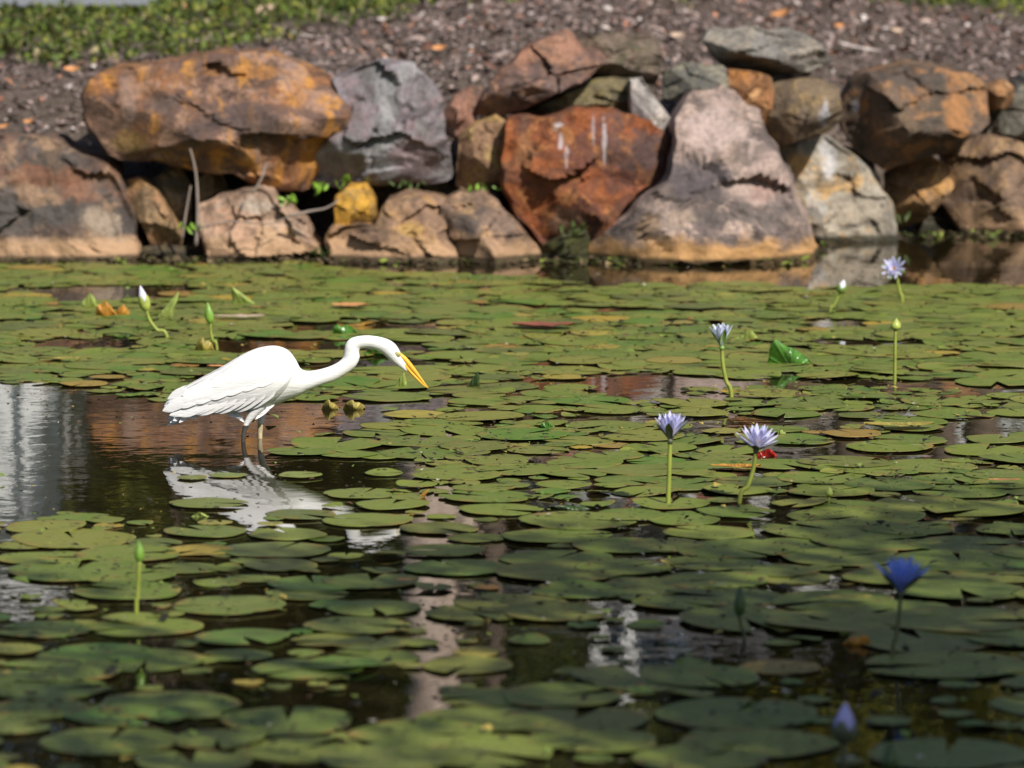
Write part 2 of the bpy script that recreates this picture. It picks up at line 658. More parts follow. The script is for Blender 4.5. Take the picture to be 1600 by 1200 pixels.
RM = rock_material
tan = (0.46, 0.29, 0.17)
ochre = (0.50, 0.26, 0.07)
rocks = [
    # label, outline in photo pixels, distance, material, bulge, depth, planes
    ("low broad boulder, reddish brown above and tan at the waterline, below the big overhanging slab",
     [(-90, 222), (-20, 216), (60, 222), (115, 240), (150, 255), (185, 290), (206, 345), (212, 395), (214, 420), (-90, 420)], 23.45,
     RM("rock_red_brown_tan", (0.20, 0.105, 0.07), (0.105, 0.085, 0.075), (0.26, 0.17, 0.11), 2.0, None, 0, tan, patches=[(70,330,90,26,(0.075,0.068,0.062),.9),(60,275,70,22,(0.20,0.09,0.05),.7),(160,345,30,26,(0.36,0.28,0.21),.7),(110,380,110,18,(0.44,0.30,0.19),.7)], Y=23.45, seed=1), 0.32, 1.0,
     [(0.55, 0.05, -0.75), (0.9, -0.1, 0.15), (1.1, -1.0, -0.3)]),
    ("huge rusty brown slab with orange streaks, overhanging a dark hollow",
     [(134, 152), (150, 126), (183, 112), (240, 105), (300, 95), (365, 84), (420, 88), (470, 105), (503, 130), (540, 168), (540, 205), (505, 240), (475, 292),
      (440, 297), (400, 288), (362, 268), (300, 262), (255, 250), (215, 250), (175, 243), (160, 215), (143, 190)], 23.55,
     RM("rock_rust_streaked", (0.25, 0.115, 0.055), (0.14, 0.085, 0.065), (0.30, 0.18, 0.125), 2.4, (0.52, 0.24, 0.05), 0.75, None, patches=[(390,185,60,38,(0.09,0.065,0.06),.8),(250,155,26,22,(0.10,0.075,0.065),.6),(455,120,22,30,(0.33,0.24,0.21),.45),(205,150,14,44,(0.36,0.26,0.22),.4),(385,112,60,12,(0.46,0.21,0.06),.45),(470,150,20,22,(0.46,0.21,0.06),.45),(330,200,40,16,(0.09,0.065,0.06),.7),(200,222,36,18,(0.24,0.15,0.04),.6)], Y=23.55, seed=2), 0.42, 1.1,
     [(0.62, 0.10, -0.55), (1.02, 0.25, 1.15), (1.75, 1.3, 0.0), (1.5, -0.75, 0.1)]),
    ("smooth grey violet slab leaning between the rusty slab and the ochre stone",
     [(462, 292), (500, 235), (535, 185), (522, 125), (560, 106), (605, 98), (640, 104), (665, 125), (680, 155), (692, 205), (706, 272), (694, 284), (600, 284), (520, 286)], 23.72,
     RM("rock_grey_violet", (0.20, 0.175, 0.19), (0.26, 0.25, 0.255), (0.22, 0.165, 0.175), 1.8, (0.11, 0.11, 0.10), 0.4, None, patches=[(600,150,26,50,(0.30,0.31,0.31),.4),(650,240,40,40,(0.23,0.17,0.175),.7),(560,200,16,90,(0.12,0.115,0.11),.6)], Y=23.72, seed=3), 0.30, 0.9,
     [(0.62, 0.1, -0.42), (0.95, -0.75, -0.15), (1.1, 0.4, 0.9)]),
    ("slanting orange brown stone wedged left of the thin dead stems",
     [(188, 288), (215, 279), (245, 298), (266, 335), (282, 372), (278, 395), (240, 396), (230, 365), (213, 332), (193, 312)], 23.5,
     RM("rock_orange_brown", (0.48, 0.27, 0.10), (0.30, 0.20, 0.11), (0.45, 0.25, 0.13), 3.5, None, 0, None, seed=4), 0.14, 0.5, None),
    ("small grey ochre stone under the overhanging slab",
     [(226, 292), (265, 261), (282, 262), (297, 290), (298, 345), (280, 356), (250, 336), (236, 308)], 23.72,
     RM("rock_grey_ochre", (0.30, 0.22, 0.12), (0.16, 0.135, 0.10), (0.36, 0.23, 0.10), 4.0, None, 0, None, seed=5), 0.12, 0.5, None),
    ("small yellowish stone peeping out under the overhanging slab",
     [(308, 282), (340, 261), (350, 280), (359, 302), (352, 316), (316, 328)], 23.78,
     RM("rock_pale_yellow", (0.36, 0.27, 0.15), (0.28, 0.20, 0.11), (0.42, 0.30, 0.16), 4.0, None, 0, None, seed=6), 0.10, 0.4, None),
    ("low pinkish tan wedge shaped stone rising from the water below the rusty slab",
     [(311, 326), (345, 309), (408, 300), (440, 330), (470, 360), (494, 388), (497, 420), (334, 420), (318, 380)], 23.38,
     RM("rock_pink_tan", (0.52, 0.36, 0.26), (0.45, 0.28, 0.19), (0.38, 0.28, 0.21), 3.0, None, 0, tan, patches=[(400,320,30,14,(0.42,0.36,0.30),.7),(430,370,30,20,(0.48,0.31,0.17),.6)], Y=23.38, seed=7), 0.22, 0.7,
     [(0.6, -0.1, -0.5), (0.95, 0.7, 0.0), (0.9, -0.9, 0.1)]),
    ("small bright yellow ochre block beside green sprouts",
     [(524, 308), (545, 292), (570, 289), (584, 308), (584, 352), (560, 356), (524, 357)], 23.42,
     RM("rock_yellow_ochre", (0.58, 0.32, 0.05), (0.50, 0.27, 0.05), (0.40, 0.25, 0.08), 4.0, None, 0, None, seed=8), 0.10, 0.4,
     [(0.7, 0.0, -0.25), (0.95, 0.5, 0.3)]),
    ("long low brown stone under the yellow block",
     [(514, 364), (525, 355), (585, 350), (602, 316), (625, 308), (672, 310), (702, 322), (716, 355), (724, 420), (514, 420)], 23.36,
     RM("rock_brown_low", (0.33, 0.20, 0.12), (0.26, 0.165, 0.11), (0.40, 0.24, 0.11), 2.6, None, 0, tan, patches=[(640,355,26,10,(0.48,0.30,0.09),.7),(655,380,14,22,(0.46,0.27,0.10),.6)], Y=23.36, seed=9), 0.2, 0.8,
     [(0.7, 0.1, -0.5), (0.85, -0.2, 0.1)]),
    ("brown stone with rounded top at the waterline below the ochre stone",
     [(688, 330), (702, 312), (722, 303), (757, 303), (788, 326), (820, 364), (842, 394), (844, 420), (702, 420)], 23.33,
     RM("rock_brown_round", (0.33, 0.20, 0.125), (0.21, 0.145, 0.11), (0.38, 0.24, 0.13), 2.4, None, 0, tan, patches=[(728,345,22,26,(0.085,0.07,0.06),.85)], Y=23.33, seed=10), 0.22, 0.8,
     [(0.72, -0.1, -0.45), (0.95, 0.9, 0.2)]),
    ("small pink faced stone at the foot of the bark mulch",
     [(692, 178), (712, 150), (735, 137), (751, 146), (745, 182), (718, 218), (697, 208)], 23.95,
     RM("rock_pink_small", (0.42, 0.25, 0.19), (0.32, 0.17, 0.12), (0.25, 0.17, 0.14), 4.0, None, 0, None, seed=11), 0.12, 0.4, None),
    ("upright ochre stone between the grey slab and the rusty red boulder",
     [(714, 292), (717, 215), (740, 195), (775, 179), (794, 196), (789, 240), (781, 288), (745, 296)], 23.8,
     RM("rock_ochre_upright", (0.42, 0.27, 0.10), (0.30, 0.18, 0.11), (0.42, 0.28, 0.12), 3.6, (0.22, 0.15, 0.10), 0.4, None, seed=12), 0.15, 0.5,
     [(0.75, 0.0, -0.2), (1.0, -0.6, 0.5), (1.0, 0.8, 0.0)]),
    ("angular red brown boulder at the top of the wall beside the mulch",
     [(750, 172), (760, 130), (800, 100), (828, 66), (875, 54), (912, 80), (934, 103), (902, 132), (850, 153), (806, 175), (778, 181)], 23.9,
     RM("rock_red_angular", (0.30, 0.155, 0.105), (0.16, 0.105, 0.09), (0.36, 0.20, 0.13), 3.0, None, 0, None, patches=[(850,110,30,20,(0.10,0.075,0.07),.7),(880,75,30,20,(0.36,0.19,0.13),.7)], Y=23.9, seed=13, band=0.3), 0.26, 0.8,
     [(0.55, -0.25, -0.6), (0.95, 0.3, 0.8), (1.05, 0.9, -0.2)]),
    ("dull grey brown boulder behind the angular red brown one",
     [(890, 72), (915, 60), (960, 54), (1010, 60), (1030, 92), (1024, 128), (940, 130), (905, 110)], 24.35,
     RM("rock_grey_brown", (0.15, 0.115, 0.09), (0.20, 0.145, 0.11), (0.12, 0.10, 0.075), 3.0, None, 0, None, 0.3, seed=14), 0.2, 0.7, None),
    ("mossy olive ledge above the rusty red boulder",
     [(798, 190), (850, 160), (928, 126), (990, 122), (1000, 160), (988, 192), (900, 186)], 24.05,
     RM("rock_olive_ledge", (0.19, 0.155, 0.085), (0.13, 0.115, 0.075), (0.27, 0.20, 0.10), 3.5, None, 0, None, 0.55, seed=15), 0.12, 0.6, None),
    ("big rusty red boulder with white droppings down its face",
     [(794, 215), (798, 190), (815, 181), (850, 186), (900, 173), (985, 184), (1030, 208), (1048, 240), (1034, 276), (996, 296), (965, 335), (942, 372), (902, 386), (850, 378), (810, 342), (795, 300), (789, 258)], 23.62,
     RM("rock_rusty_red", (0.27, 0.085, 0.03), (0.15, 0.06, 0.04), (0.36, 0.15, 0.055), 3.0, (0.12, 0.075, 0.06), 0.55, None, patches=[(870,196,11,9,(0.60,0.56,0.58),.8),(876,214,5,16,(0.58,0.52,0.54),.7),(884,240,4,20,(0.50,0.42,0.42),.55),(943,225,3.5,38,(0.50,0.46,0.48),.6),(926,205,3,24,(0.46,0.40,0.42),.5),(1000,235,34,34,(0.085,0.055,0.05),.85),(820,235,16,34,(0.42,0.20,0.09),.7),(880,340,30,26,(0.34,0.21,0.13),.6),(865,280,36,24,(0.19,0.075,0.04),.7)], Y=23.62, seed=16), 0.30, 1.0,
     [(0.72, 0.05, -0.22), (0.98, -0.65, 0.2), (0.95, 0.5, 0.5), (1.3, 1.0, -0.3)]),
    ("pale grey pointed stone between the rusty red boulder and the large pinkish one",
     [(983, 128), (1003, 125), (1032, 168), (1056, 200), (1062, 246), (1030, 222), (985, 190)], 23.85,
     RM("rock_pale_grey", (0.46, 0.42, 0.39), (0.40, 0.36, 0.34), (0.50, 0.44, 0.39), 3.0, None, 0, None, patches=[], Y=23.85, seed=17), 0.14, 0.5, None),
    ("largest boulder, pinkish grey with an orange tide mark along the water",
     [(905, 412), (912, 394), (934, 372), (960, 350), (1000, 312), (1036, 282), (1048, 240), (1058, 196), (1080, 156), (1130, 149), (1166, 170), (1196, 212), (1226, 262), (1228, 302), (1250, 350), (1268, 384), (1268, 412)], 23.5,
     RM("rock_pinkish_grey", (0.40, 0.30, 0.26), (0.17, 0.135, 0.125), (0.44, 0.33, 0.27), 2.3, None, 0, (0.52, 0.29, 0.11), patches=[(1120,200,60,38,(0.48,0.37,0.33),.85),(1090,270,66,26,(0.095,0.08,0.085),.85),(1160,330,90,16,(0.12,0.10,0.09),.75),(1010,350,24,30,(0.44,0.30,0.19),.75),(1055,335,22,20,(0.38,0.29,0.22),.6),(1195,290,26,20,(0.34,0.22,0.19),.7),(960,370,26,18,(0.15,0.125,0.11),.6)], Y=23.5, seed=18, band=0.35), 0.55, 1.2,
     [(0.52, 0.05, -0.50), (0.85, -0.75, -0.15), (0.92, 0.75, -0.1)]),
    ("long rounded grey boulder lying on top of the wall",
     [(1098, 66), (1118, 47), (1180, 41), (1250, 50), (1288, 70), (1296, 92), (1262, 116), (1215, 124), (1150, 111), (1112, 92)], 24.5,
     RM("rock_long_grey", (0.26, 0.235, 0.20), (0.20, 0.185, 0.165), (0.30, 0.26, 0.21), 3.0, None, 0, None, patches=[(1190,75,30,24,(0.24,0.23,0.22),.5),(1235,95,10,16,(0.07,0.065,0.06),.8),(1262,75,24,18,(0.33,0.28,0.23),.6)], Y=24.5, seed=19), 0.34, 0.7,
     [(0.62, 0.0, -0.6), (1.1, 0.3, 0.7)]),
    ("small grey green stone under the left end of the long grey boulder",
     [(1040, 112), (1075, 100), (1130, 104), (1138, 132), (1122, 156), (1080, 160), (1038, 152)], 24.15,
     RM("rock_grey_green", (0.25, 0.23, 0.18), (0.13, 0.125, 0.11), (0.30, 0.275, 0.21), 4.0, None, 0, None, 0.25, seed=20), 0.14, 0.5, None),
    ("bright orange stone under the long grey boulder",
     [(1134, 138), (1138, 112), (1172, 112), (1204, 120), (1210, 152), (1196, 196), (1165, 178)], 24.2,
     RM("rock_bright_orange", (0.46, 0.20, 0.06), (0.30, 0.14, 0.06), (0.52, 0.30, 0.14), 4.0, None, 0, None, seed=21), 0.14, 0.5, None),
    ("dark brown boulder with a white streak under the long grey boulder",
     [(1188, 172), (1206, 130), (1270, 123), (1306, 138), (1314, 180), (1292, 206), (1216, 228), (1186, 205)], 24.3,
     RM("rock_dark_brown_streaked", (0.19, 0.14, 0.09), (0.14, 0.105, 0.075), (0.26, 0.18, 0.09), 3.0, (0.28, 0.21, 0.13), 0.4, None, patches=[(1286,170,6,26,(0.50,0.50,0.54),.65),(1279,180,5,16,(0.45,0.44,0.46),.5)], Y=24.3, seed=22), 0.22, 0.7,
     [(0.75, 0.0, -0.3), (1.0, -0.4, 0.8)]),
    ("pale grey boulder with an ochre patch standing in the water right of the largest boulder",
     [(1206, 228), (1250, 220), (1290, 214), (1322, 235), (1366, 276), (1393, 320), (1398, 376), (1240, 376), (1228, 330), (1222, 290), (1206, 262)], 24.75,
     RM("rock_pale_ochre_patch", (0.46, 0.40, 0.31), (0.33, 0.29, 0.23), (0.46, 0.30, 0.14), 2.2, (0.50, 0.47, 0.42), 0.35, None, patches=[(1243,255,24,26,(0.56,0.34,0.13),.9),(1292,250,14,34,(0.50,0.50,0.52),.7),(1270,315,20,26,(0.42,0.41,0.40),.6),(1330,330,40,20,(0.36,0.30,0.23),.5)], Y=24.75, seed=23), 0.34, 1.0,
     [(0.62, 0.0, -0.45), (0.9, 0.7, 0.0), (1.0, -0.4, 0.3)]),
    ("big dark brown rounded boulder with rusty right side, overhanging a black gap",
     [(1318, 192), (1324, 150), (1350, 120), (1420, 99), (1500, 112), (1538, 138), (1540, 190), (1512, 216), (1440, 246), (1392, 264), (1352, 244), (1332, 222)], 24.8,
     RM("rock_dark_rounded", (0.155, 0.105, 0.075), (0.105, 0.08, 0.06), (0.30, 0.16, 0.075), 2.2, (0.36, 0.17, 0.07), 0.45, None, patches=[(1338,166,9,10,(0.45,0.47,0.52),.8),(1490,175,24,34,(0.36,0.17,0.065),.8),(1390,190,40,34,(0.15,0.11,0.07),.6),(1420,120,60,16,(0.085,0.07,0.06),.8)], Y=24.8, seed=24), 0.38, 1.0,
     [(0.66, -0.05, -0.45), (1.0, 1.0, 0.4), (1.0, -0.2, 0.75)]),
    ("small orange brown stone tucked under the big dark rounded boulder",
     [(1384, 278), (1410, 260), (1450, 245), (1482, 262), (1490, 290), (1470, 312), (1442, 344), (1400, 360), (1388, 312)], 25.0,
     RM("rock_orange_tucked", (0.36, 0.21, 0.09), (0.27, 0.165, 0.085), (0.45, 0.25, 0.10), 3.2, None, 0, None, patches=[(1462,280,22,22,(0.50,0.27,0.09),.8)], Y=25.0, seed=25), 0.2, 0.6, None),
    ("broad brown boulder at the water's edge past the black gap",
     [(1478, 244), (1522, 214), (1600, 226), (1700, 226), (1700, 372), (1500, 372), (1486, 330), (1470, 312), (1490, 288)], 25.2,
     RM("rock_broad_brown", (0.24, 0.155, 0.095), (0.18, 0.12, 0.085), (0.31, 0.20, 0.11), 2.2, (0.15, 0.10, 0.07), 0.35, (0.38, 0.24, 0.14), patches=[(1540,330,60,14,(0.36,0.24,0.14),.7)], Y=25.2, seed=26), 0.3, 1.0,
     [(0.75, 0.0, -0.3), (1.0, 0.9, 0.1)]),
    ("small rust orange stone wedged above the broad brown boulder",
     [(1533, 158), (1540, 136), (1568, 124), (1584, 138), (1580, 166), (1545, 172)], 25.1,
     RM("rock_rust_wedge", (0.40, 0.20, 0.08), (0.26, 0.14, 0.07), (0.44, 0.26, 0.14), 4.0, None, 0, None, seed=27), 0.1, 0.4, None),
    ("jagged grey green boulder above the broad brown one",
     [(1532, 172), (1580, 152), (1600, 118), (1700, 110), (1700, 236), (1560, 224), (1534, 200)], 25.4,
     RM("rock_jagged_grey", (0.21, 0.20, 0.165), (0.27, 0.24, 0.20), (0.13, 0.12, 0.10), 3.5, None, 0, None, 0.2, seed=28), 0.2, 0.7, None),
    ("dark mossy stone sitting in the water left of the largest boulder",
     [(838, 412), (848, 386), (880, 366), (914, 352), (922, 375), (914, 412)], 23.42,
     RM("rock_mossy_dark", (0.075, 0.07, 0.03), (0.05, 0.05, 0.025), (0.09, 0.10, 0.03), 5.0, None, 0, None, 0.8, seed=29), 0.12, 0.5, None),
    ("dark weedy rubble stone at the water's edge between the tan stones",
     [(204, 412), (218, 388), (250, 384), (300, 388), (332, 398), (338, 416)], 23.5,
     RM("rock_dark_rubble", (0.10, 0.075, 0.055), (0.06, 0.05, 0.04), (0.16, 0.11, 0.075), 6.0, None, 0, None, 0.5, seed=30), 0.10, 0.4, None),
    ("low dark stone in the black gap beside the broad brown boulder",
     [(1425, 372), (1440, 345), (1470, 330), (1500, 338), (1520, 372)], 25.35,
     RM("rock_gap_dark", (0.09, 0.075, 0.06), (0.055, 0.05, 0.04), (0.12, 0.10, 0.07), 5.0, None, 0, None, 0.2, seed=31), 0.10, 0.4, None),
    ("brown stone half buried in the bank under the yellow block and grey slab",
     [(560, 300), (600, 284), (690, 284), (716, 296), (716, 330), (600, 330)], 23.95,
     RM("rock_buried_brown", (0.14, 0.105, 0.065), (0.09, 0.075, 0.05), (0.20, 0.14, 0.05), 4.0, None, 0, None, 0.5, seed=32), 0.08, 0.4, None),
]
for i, (lab, poly, Y, mat, bl, dp, pl) in enumerate(rocks):
    small = max(p[0] for p in poly) - min(p[0] for p in poly) < 130
    boulder(lab, poly, Y, mat, bl, dp, pl, seed=218 if i == 17 else i + 1, rough=0.018 if small else (0.056 if i == 17 else 0.042), name="stone" if small and i not in (11,) else "boulder")

for k, (x0, x1, yt, yb, Y, mt) in enumerate(((-330, -75, 190, 420, 23.5, "rock_brown_low"), (-560, -315, 210, 420, 23.5, "rock_pink_tan"), (-420, -160, 90, 215, 23.9, "rock_grey_violet"),
                                             (1690, 1900, 210, 372, 25.3, "rock_pale_ochre_patch"), (1885, 2120, 190, 372, 25.3, "rock_broad_brown"), (1690, 1930, 105, 222, 25.6, "rock_dark_rounded"))):
    rq = random.Random(k + 90)
    cx, cy, hx, hy = (x0 + x1) / 2, (yt + yb) / 2, (x1 - x0) / 2, (yb - yt) / 2
    pg = [(cx + hx * math.cos(a) * rq.uniform(.92, 1.12) / max(abs(math.cos(a)), abs(math.sin(a))) ** .6, cy - hy * math.sin(a) * rq.uniform(.92, 1.1) / max(abs(math.cos(a)), abs(math.sin(a))) ** .6)
          for a in [2 * math.pi * (j + rq.uniform(-.25, .25)) / 9 for j in range(9)]]
    boulder(["brown boulder carrying the wall on past the low broad boulder", "pinkish boulder two along from the low broad boulder", "violet grey boulder on the wall beyond the dark hollow",
             "pale boulder carrying the wall on past the broad brown boulder", "brown boulder two along from the broad brown one", "dark boulder on top of the wall past the jagged grey green one"][k],
            pg, Y, bpy.data.materials[mt], .25, .8, None, seed=70 + k, rough=.036)

# white bird droppings on the rusty red boulder and its neighbours are wear on the stone: thin dried crusts
M_drop = plain("dried_droppings", (0.62, 0.60, 0.60), 0.8, 0.15, 30)

# ------------------------------------------------------------------ leaf litter, grass and weeds on the bank
def scatter_pieces(name, pts, sizes, cols, mat, tilt, aspect, label, curl=0.25, upright=False):
    n = len(pts)
    V = np.zeros((n, 6, 3))
    yaw = nrng.uniform(0, 2 * np.pi, n)
    a = np.stack([np.cos(yaw), np.sin(yaw), nrng.normal(0, tilt, n)], 1)
    if upright:
        a = np.stack([np.cos(yaw) * 0.45, np.sin(yaw) * 0.45, nrng.uniform(0.5, 1.1, n)], 1)
    a /= np.linalg.norm(a, axis=1)[:, None]
    b = np.stack([-np.sin(yaw), np.cos(yaw), nrng.normal(0, tilt, n)], 1)
    b /= np.linalg.norm(b, axis=1)[:, None]
    c = np.cross(a, b)
    L = sizes[:, None]
    Wd = (sizes * nrng.uniform(aspect[0], aspect[1], n))[:, None]
    o = np.asarray(pts)
    if upright:
        o = o + a * L * 0.45
    k = curl * L
    V[:, 0] = o - a * L * .5
    V[:, 1] = o - a * L * .05 + b * Wd * .5 + c * k * .4
    V[:, 2] = o - a * L * .05 - b * Wd * .5 + c * k * .4
    V[:, 3] = o + a * L * .25 + b * Wd * .35 + c * k * .3
    V[:, 4] = o + a * L * .25 - b * Wd * .35 + c * k * .3
    V[:, 5] = o + a * L * .5 - c * k * .2
    base = np.arange(n) * 6
    Fc = []
    for q in base.tolist():
        Fc += [(q, q + 2, q + 1), (q + 1, q + 2, q + 4, q + 3), (q + 3, q + 4, q + 5)]
    m = bpy.data.meshes.new(name)
    m.from_pydata(V.reshape(-1, 3).tolist(), [], Fc)
    m.materials.append(mat)
    face_colours(m, np.repeat(cols, 3, axis=0))
    return tag(obj(name, m), label, None, None, "stuff")


def palette(n, pal, w, jit=0.25):
    pal = np.array(pal)
    i = nrng.choice(len(pal), n, p=np.array(w) / sum(w))
    return pal[i] * nrng.uniform(1 - jit, 1 + jit, (n, 1))


def bank_points(n, cond, x0=-4.4, x1=6.0, t0=0.95, t1=8.5):
    out = []
    while len(out) < n:
        x, t = rng.uniform(x0, x1), rng.uniform(t0, t1)
        y = 23.5 + shore_shift(x) + t
        z = ground_z(x, y)
        px, py = to_pixel(x, y, z)
        if cond(px, py, x, y):
            out.append((x, y, z + rng.uniform(0.0, 0.03)))
    return out


def green_amount(px, py):
    """how grassy the bank is at a spot, after the photograph: green to the upper left, a strip at the upper right"""
    nz = noise.noise(Vector((px / 70.0, py / 22.0, 1.7))) * 0.45 + noise.noise(Vector((px / 28.0, py / 9.0, 5.1))) * 0.55
    if px < 820:
        edge = np.interp(px, [-200, 60, 210, 330, 480, 600, 760], [60, 115, 112, 100, 62, 40, 6])
        return (edge - py) / 34.0 + nz
    edge = np.interp(px, [820, 1000, 1090, 1180, 1320, 1430, 1560, 1700], [-30, 4, 12, -8, 4, 22, 34, 44])
    return (edge - py) / 20.0 + nz


n = 28000
pts = bank_points(n, lambda px, py, x, y: green_amount(px, py) < rng.uniform(0.1, 1.3))
litter_pal = [(0.20, 0.145, 0.130), (0.095, 0.070, 0.060), (0.29, 0.225, 0.21), (0.40, 0.30, 0.265), (0.44, 0.21, 0.12), (0.55, 0.48, 0.45), (0.30, 0.13, 0.08)]
scatter_pieces("leaf_litter", pts, nrng.gamma(2.6, 0.0125, n) + 0.012, palette(n, litter_pal, [5, 5, 4, 2.2, .6, .6, .5]), M_litter, 0.45, (0.25, 0.6),
               "brown and grey bark mulch and dry leaves covering the bank")
n = 26000
pts = bank_points(n, lambda px, py, x, y: py > -60 and not (y > 29.3 and x < -2.4) and green_amount(px, py) > rng.uniform(0.0, 0.9), t0=1.2, t1=9.5)
pts = [(x, y, z + rng.uniform(0, .07)) for x, y, z in pts]
gp = [(0.085, 0.13, 0.022), (0.13, 0.185, 0.03), (0.27, 0.28, 0.05), (0.04, 0.06, 0.015), (0.36, 0.30, 0.16)]
scatter_pieces("grass", pts, nrng.uniform(0.025, 0.07, n), palette(n, gp, [4, 4, 2.4, 3, .9]), M_grass, 0.9, (0.35, 0.75), "short green ground cover growing along the top of the bank", 0.2)

n = 900
pts = bank_points(n, lambda px, py, x, y: green_amount(px, py) < rng.uniform(0.1, 1.3))
scatter_pieces("fine_twigs", pts, nrng.uniform(.08, .26, n), palette(n, [(0.13, 0.10, 0.085), (0.28, 0.22, 0.19), (0.40, 0.33, 0.28)], [3, 3, 1]), M_litter, 0.25, (0.05, 0.11), "thin dry twigs strewn over the bark mulch", 0.05)
n = 1500
pts = []
while len(pts) < n:
    x = rng.uniform(-3.2, 3.6)
    y = 23.22 + shore_shift(x) * .80 + rng.gauss(0, .10)
    pts.append((x, y, rng.uniform(0.0, .025)))
scatter_pieces("shoreline_scum", pts, nrng.uniform(.02, .07, n), palette(n, [(0.05, 0.045, 0.02), (0.09, 0.065, 0.035), (0.08, 0.11, 0.02), (0.22, 0.16, 0.09), (0.20, 0.25, 0.04)], [5, 4, 3, 1, 1]), M_litter, 0.3, (0.3, 0.8), "dark leaf scraps and algae caught along the foot of the rocks", 0.2)
n = 2200
pts = bank_points(n, lambda px, py, x, y: py > -60 and not (y > 29.3 and x < -2.4) and green_amount(px, py) > rng.uniform(0.0, 1.2), t0=1.2, t1=9.5)
scatter_pieces("grass_tufts", pts, nrng.uniform(0.06, 0.14, n), palette(n, [(0.13, 0.17, 0.03), (0.24, 0.25, 0.08), (0.36, 0.31, 0.17)], [3, 2, 1]), M_grass, 0.5, (0.06, 0.14), "thin grass blades standing above the ground cover", 0.2, True)

# single fallen leaves and chips large enough to pick out on the bank
def leaf_mesh(name, L, W, mat, curl=0.3, seed=0):
    r = random.Random(seed)
    V, Fc = [], []
    nu, nv = 9, 4
    for i in range(nu):
        u = i / (nu - 1)
        w = W * (math.sin(math.pi * min(1, u * 0.93 + 0.05)) ** 0.7) * 0.5
        for j in range(nv + 1):
            v = j / nv * 2 - 1
            z = curl * L * (0.35 * (u - .5) ** 2 * 2 + 0.5 * abs(v) ** 1.5 * W / L) + 0.012 * L * r.uniform(-1, 1)
            V.append(((u - .5) * L, v * w, z))
    for i in range(nu - 1):
        for j in range(nv):
            a = i * (nv + 1) + j
            Fc.append((a, a + 1, a + nv + 2, a + nv + 1))
    return mesh_from(name, V, Fc, (mat,))


M_dry_orange = plain("dry_leaf_orange", (0.52, 0.24, 0.09), 0.7, 0.3, 25)
M_dry_tan = plain("dry_leaf_tan", (0.46, 0.34, 0.25), 0.75, 0.3, 25)
M_pale = plain("pale_chip", (0.46, 0.40, 0.37), 0.8, 0.2, 25)
fallen = [(282, 21, .11, M_dry_orange, "orange dry leaf lying in the grass near the concrete path"), (364, 25, .10, M_dry_orange, "orange dry leaf lying in the grass beside a thin stem"),
          (304, 55, .10, M_dry_tan, "curled tan leaf on the grass above the rusty slab"), (412, 27, .16, M_dry_tan, "broad pale tan leaf at the edge of the grass"),
          (598, 40, .07, M_pale, "white chip in the grass and mulch above the grey violet slab"), (686, 86, .09, M_dry_orange, "orange leaf on the mulch beside the angular red brown boulder"),
          (737, 20, .07, M_pale, "white chip high on the mulch above the angular red brown boulder"), (945, 53, .07, M_pale, "white chip on the mulch beside the dull grey brown boulder"),
          (1222, 32, .15, M_dry_orange, "orange bark flake above the long rounded grey boulder"), (1060, 66, .10, M_dry_tan, "pinkish leaf left of the long rounded grey boulder"),
          (8, 210, .07, M_dry_orange, "orange leaf at the foot of the mulch above the low broad boulder"), (45, 201, .06, M_dry_orange, "small orange leaf at the edge of the dark hollow"),
          (112, 120, .09, M_dry_orange, "orange leaf where the grass meets the mulch"), (1310, 50, .08, M_dry_orange, "orange chip on the mulch right of the long rounded grey boulder"),
          (1400, 58, .09, M_dry_tan, "tan chip on the mulch above the big dark rounded boulder"), (1345, 84, .30, M_pale, "long pale bark strip on the mulch above the big dark rounded boulder"),
          (478, 64, .26, M_pale, "pale bark strip on the mulch above the rusty slab")]


def on_bank(px, py):
    """first hit of a pixel's ray with the bank"""
    d = ray(px, py)
    y = 23.8
    while y < 40:
        t = y / d.y
        if CAM_H + d.z * t < ground_z(d.x * t, y):
            break
        y += 0.03
    t = y / d.y
    return Vector((d.x * t, y, ground_z(d.x * t, y)))


for i, (px, py, L, mt, lab) in enumerate(fallen):
    nm = "bark_strip" if L > .2 else "fallen_leaf"
    o = obj(nm, leaf_mesh(nm, L, L * (0.16 if L > .2 else 0.5), mt, 0.08 if L > .2 else 0.5, i), None, on_bank(px, py) + Vector((0, 0, 0.035)))
    o.rotation_euler = (math.radians(38 if L < .2 else 12), math.radians(rng.uniform(-15, 15)), rng.uniform(-.7, .7))
    tag(o, lab, "leaf" if L < .2 else "bark", "fallen leaves and bark on the bank")

# thin stems and twigs
def twig(label, pts_px, Y, r, name="dead_twig", mat=None, cat="twig"):
    P = [at_depth(a, b, Y + dy) for a, b, dy in pts_px]
    C = [Vector(p) for p in catmull([tuple(p) for p in P], 4)]
    n = len(C)
    base = C[0].copy()
    V, Fc = tube([c - base for c in C], [r * (1 - 0.6 * i / n) for i in range(n)], 6)
    return tag(obj(name, mesh_from(name, V, Fc, (mat or M_twig,)), None, base), label, cat, "twigs and thin stems on the wall")


